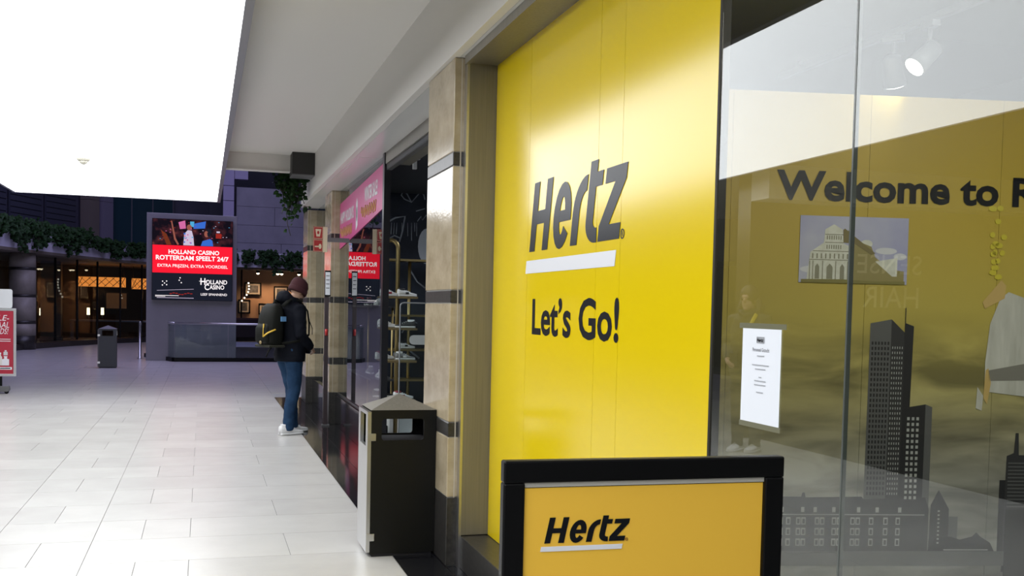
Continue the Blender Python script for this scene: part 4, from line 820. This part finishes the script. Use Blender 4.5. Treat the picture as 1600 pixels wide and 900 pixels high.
for z0, z1 in ((0, 1.6), (1.62, 2.1), (2.12, 3.5)): MB().box(-.18, .17, 0, .4, z0, z1).build('pier_block', M_lc, lc)
MB().box(.18, .62, .05, .4, 2.35, 3.5).build('side_block', M_lc, lc)
struct('wall_upper_dark', MB().box(.2, 5, 38.2, 38.5, 3.4, 9), mat('upper_dark', (.02, .022, .035), .7))
# restaurant level
struct('wall_restaurant', wallstrip(-4.2, .2, 0, 2.85), mat('restaurant_dark', (.022, .017, .014), .6))
struct('wall_gallery_right', MB().box(.9, 5.2, 43.0, 43.2, 0, 2.85), mat('restaurant_tan', (.38, .24, .15), .6))
def lampbox(label, x0, x1, z0, z1, y):
    r = thing('pendant_lamp', label, 'lamp', ((x0+x1)/2, y, z0), 0, 'orange restaurant lamps'); w_ = (x1-x0)/2; h_ = z1-z0
    MB().box(-w_, w_, -.2, .2, 0, h_).build('shade', glow('lamp_orange', (1.0, .30, .055), 1.0), r)
    for k in range(7):
        x = -w_+2*w_*k/6.0; MB().tube([(max(-w_, x-.18), -.205, .01), (min(w_, x+.18), -.205, h_-.01)], .012, 5).build('lattice_bar', M_dark, r); MB().tube([(min(w_, x+.18), -.205, .01), (max(-w_, x-.18), -.205, h_-.01)], .008, 5).build('lattice_bar', M_dark, r)
    for x in (-w_+.05, w_-.05): MB().tube([(x, 0, h_), (x, 0, 2.8-z0)], .01, 5).build('cord', M_dark, r)
    l = bpy.data.lights.new('lamp_light', 'POINT'); l.energy = 4; l.color = (1, .5, .2); l.shadow_soft_size = .2; lo = bpy.data.objects.new('lamp_light', l); COL.objects.link(lo); lo.parent = r; lo.location = (0, -.1, -.25)
lampbox('wide orange lattice pendant lamp in the restaurant', -4.48, -2.82, 1.985, 2.345, 41.5); lampbox('orange lattice pendant lamp partly behind the screen column', -2.59, -1.4, 1.93, 2.33, 41.5)
k_ = 0
for px, py in ((138, 497), (160, 497), (64, 498)):
    p = at(px, py, 1, 40.5); k_ += 1
    t_ = thing('table_lamp', ('small lit table lamp on the restaurant counter, left of the middle pair', 'small lit table lamp on the restaurant counter, right of the middle pair', 'small lit table lamp nearest the left column')[k_-1], 'lamp', p)
    MB().lathe([(.05, 0), (.05, .02), (.012, .03), (.012, .12)]).build('base', M_dark, t_); MB().lathe([(.055, .12), (.05, .38)]).build('lit_shade', glow('lamp_cream', (1, .80, .5), 3), t_)
tb_ = thing('restaurant_table', 'long dim table frame in the restaurant behind the far bin', 'table', (-3.3, 40.3, 0)); MB().box(-1.3, 1.4, -.3, .3, .70, .76).build('table_top', mat('table_grey', (.16, .15, .15), .5), tb_)
for x in (-1.28, 1.32): 
    for y in (-.28, .22): MB().box(x, x+.06, y, y+.06, 0, .70).build('leg', mat('table_grey', (.16, .15, .15), .5), tb_)
wp = thing('wall_picture', 'pale picture hanging dimly in the restaurant left of the screen', 'picture', at(182, 470, 1, 43.2)); MB().box(-.42, .42, 0, .04, -.35, .35).build('frame', M_frame, wp); MB().box(-.37, .37, -.01, 0, -.30, .30).build('print', mat('dim_print', (.30, .28, .25), .5), wp)
# front columns of the restaurant
def round_column(label, x, y, r_, z1):
    c = thing('round_column', label, 'column', (x, y, 0)); zs = [0, .402, .752, .838, 1.524, 1.60, 2.308, 2.387, z1]
    for i in range(8): dk = i % 2 == 0; MB().lathe([(r_ if not dk else r_+.004, zs[i]), (r_ if not dk else r_+.004, zs[i+1])], n=28).build('dark_band' if dk and i else ('base_drum' if dk else 'stone_drum'), M_dstone if dk else mat('column_stone', (.33, .30, .26), .5, noise=.2, scale=3), c)
round_column('banded stone column beside the red poster stand', -5.03, 32.7, .36, 2.79)
bc = thing('restaurant_pier', 'brown pier of the restaurant front left of the lamps', 'column', (-5.1, 39.2, 0)); MB().box(-.33, .33, -.2, .2, .16, 2.79).build('shaft', mat('pier_brown', (.20, .15, .11), .5), bc); MB().box(-.35, .35, -.22, .22, 0, .16).build('plinth', M_dstone, bc)
rg = thing('restaurant_glazing', 'dark glazed restaurant front under the curved gallery', 'glazing', (0, 0, 0)); gl_ = curve(-.2)
for s in [2.0+.5*k for k in range(13)]:
    p, t = along(gl_, s); MB().box(p.x-.03, p.x+.03, p.y-.04, p.y+.04, .16, 2.8).build('mullion', M_frame, rg)
for i in range(2, 8):
    a, b = Vector((*gl_[i], 0)), Vector((*gl_[i+1], 0)); MB().prism(rect(0, (b-a).length, .16, 2.8), a, (b-a).normalized(), UZ, .002).build('glass_sheet', M_glass2, rg)
# framed pictures with picture lights on the tan wall
pics = [((382, 441), (408, 462), 'framed dark picture at upper left on the tan restaurant wall'), ((428, 447), (450, 475), 'tall framed pale picture just behind the man'), ((372, 468), (391, 490), 'framed dark picture low beside the screen column'), ((404, 474), (424, 492), 'framed picture low behind the backpack')]
for a, b, lb in pics:
    p, q = at(*a, 1, 42.9), at(*b, 1, 42.9); r = thing('framed_picture', lb, 'picture', ((p.x+q.x)/2, 42.9, q.z), 0, 'pictures on the restaurant wall'); w_, h_ = (q.x-p.x)/2, p.z-q.z
    MB().box(-w_, w_, 0, .05, 0, .05).box(-w_, w_, 0, .05, h_-.05, h_).box(-w_, -w_+.05, 0, .05, .05, h_-.05).box(w_-.05, w_, 0, .05, .05, h_-.05).build('frame', M_frame, r); MB().box(-w_+.05, w_-.05, .02, .05, .05, h_-.05).build('mount', mat('mount_cream', (.45, .40, .32), .6), r)
    MB().box(-w_+.12, w_-.12, .012, .02, .12, h_-.12).build('print', mat('picture_print', (.16, .16, .16), .5, col2=(.02, .02, .02), scale=5), r)
for k, px in enumerate((403, 434, 440, 467)):
    p = at(px, 433, 1, 42.2); d_ = thing('ceiling_downlight', 'warm downlight over the tan wall, %s from the left' % ('first', 'second', 'third', 'fourth')[k], 'downlight', (p.x, 42.2, 2.72), 0, 'restaurant downlights')
    MB().lathe([(.07, -.02), (.07, .08)]).build('can', M_frame, d_); MB().ball((0, 0, -.03), .06, .06, .05).build('bulb', glow('bulb_warm', (1, .82, .55), 5), d_)
    if k != 2:
        l = bpy.data.lights.new('down_beam', 'SPOT'); l.energy = 75; l.spot_size = 1.9; l.spot_blend = 1; l.color = (1, .62, .35); lo = bpy.data.objects.new('down_beam', l); COL.objects.link(lo); lo.parent = d_; lo.location = (0, 0, -.1); lo.rotation_euler = (.35, 0, 0)
gl2 = thing('string_lights', 'short string of tiny lamps in front of a framed picture', 'string lights', at(382, 470, 1, 40.5)); pts = [at(378+10*math.sin(k*.5)*.5+k*1.6, 470-k*4.6, 1, 40.5) for k in range(7)]
o0 = pts[0]*0+at(382, 470, 1, 40.5); MB().tube([p-o0 for p in pts], .008, 5).build('wire', M_frame, gl2)
for p in pts: MB().ball(p-o0, .035, .035, .035, 8, 5).build('bulb', glow('bulb_small', (1, .9, .75), 2), gl2)
rt_ = thing('restaurant_rail', 'dim red-brown bench rail in front of the tan wall', 'rail', (2.6, 40.0, 0)); MB().box(-1.7, 1.6, 0, .06, .86, .93).build('top_rail', mat('rail_brown', (.10, .05, .045), .5), rt_); MB().box(-1.7, 1.6, .02, .04, .2, .86).build('panel', mat('bench_dark', (.05, .03, .03), .6), rt_)
for x in (-1.7, -.6, .5, 1.5): MB().box(x, x+.06, -.01, .07, .0, .86).build('post', mat('rail_brown', (.10, .05, .045), .5), rt_)
# letters on the gallery parapet, half hidden by ivy
gs = thing('gallery_letters', 'grey shop lettering on the pale gallery parapet beside the screen', 'sign', (*along(curve(.57), 5.55)[0][:2], 3.0), math.atan2(along(curve(.57), 5.55)[1].y, along(curve(.57), 5.55)[1].x)); lettering('letters', 'VAPE', (0, 0, 0), (1, 0, 0), UZ, 1.0, .24, mat('letter_grey', (.25, .25, .32), .5), gs, .02, 0, .004)

# ------------------------------------------------------------------ hanging ivy
M_leaf = mat('ivy_leaf', (.021, .062, .014), .6, spec=.2, col2=(.010, .028, .008), scale=6); M_stem = mat('ivy_stem', (.03, .025, .012), .8)
def ivy(label, base, tang, width, length, n, seed, size=.075, taper=.6, group='ivy along the gallery'):
    rnd = random.Random(seed); r = thing('hanging_ivy', label, 'ivy', base, 0, group); tang = Vector(tang).normalized(); nrm = Vector((tang.y, -tang.x, 0))
    st = MB(); lf = MB(); strands = max(3, int(n/22))
    for k in range(strands):
        u = rnd.uniform(-.5, .5); L_ = length*rnd.uniform(.35, 1.0)*(1-taper*abs(u)); x = u*width; ph = rnd.random()*6
        pth = [tang*(x+.04*math.sin(ph+j*1.1))+nrm*(.06+.05*math.sin(j*.9+ph)) + Vector((0, 0, .10-(L_+.1)*j/6)) for j in range(7)]
        st.tube(pth, .006, 4, False)
        for _ in range(int(n/strands)):
            j = rnd.uniform(0, 5.99); i = int(j); c = pth[i].lerp(pth[i+1], j-i)+Vector((rnd.uniform(-.08, .08), rnd.uniform(-.08, .08), rnd.uniform(-.05, .05)))
            s = size*rnd.uniform(.6, 1.15); d = Vector((rnd.uniform(-1, 1), rnd.uniform(-1, .2), rnd.uniform(-1.3, .1))).normalized(); w_ = d.cross(Vector((rnd.uniform(-.4, .4), -1, rnd.uniform(0, .8)))).normalized(); up_ = w_.cross(d)
            lf.add([c, c+d*s*.45+w_*s*.55, c+d*s*.6+up_*s*.12, c+d*s*.45-w_*s*.55, c+d*s*1.15], [(0, 1, 2), (0, 2, 3), (1, 4, 2), (2, 4, 3)])
    st.build('stems', M_stem, r); f = lf.build('foliage', M_leaf, r); f['kind'] = 'stuff'; return r
pc = curve(.60)
names = ['at the far left edge', 'second from the left edge', 'above the banded column', 'right of the banded column', 'left of the orange lamp', 'above the orange lamp', 'right of the orange lamp', 'above the far bin', 'over the grey parapet letters', 'left of the screen column', 'hidden behind the screen column', 'right beside the screen column', 'above the upper framed picture', 'left of the beanie', 'straight above the beanie']
ss = [2.0, 2.45, 2.85, 3.25, 3.65, 4.05, 4.45, 4.85, 5.2, 5.55, 6.2, 7.45, 7.70, 7.95, 8.2]
for k, s in enumerate(ss):
    if k == 10: continue
    p, t = along(pc, s); big = k < 6
    if k > 10: p, t = Vector((1.15+.58*(k-11), 35.66, 0)), Vector((1, 0, 0))
    ivy('trailing ivy clump on the gallery parapet ' + names[k], (p.x, p.y, (3.40+(.22 if big else 0)) if k < 11 else 3.16), t, 1.15 if k < 11 else .75, (.62 if big else .38)+.16*((k*2) % 3), 300 if big else 170, k+3, .13, .75)
ivy('long ivy bunch hanging below the dark ceiling box', (1.10, 13.95, 3.22), (1, 0, 0), .27, .90, 420, 99, .06, .9, None)
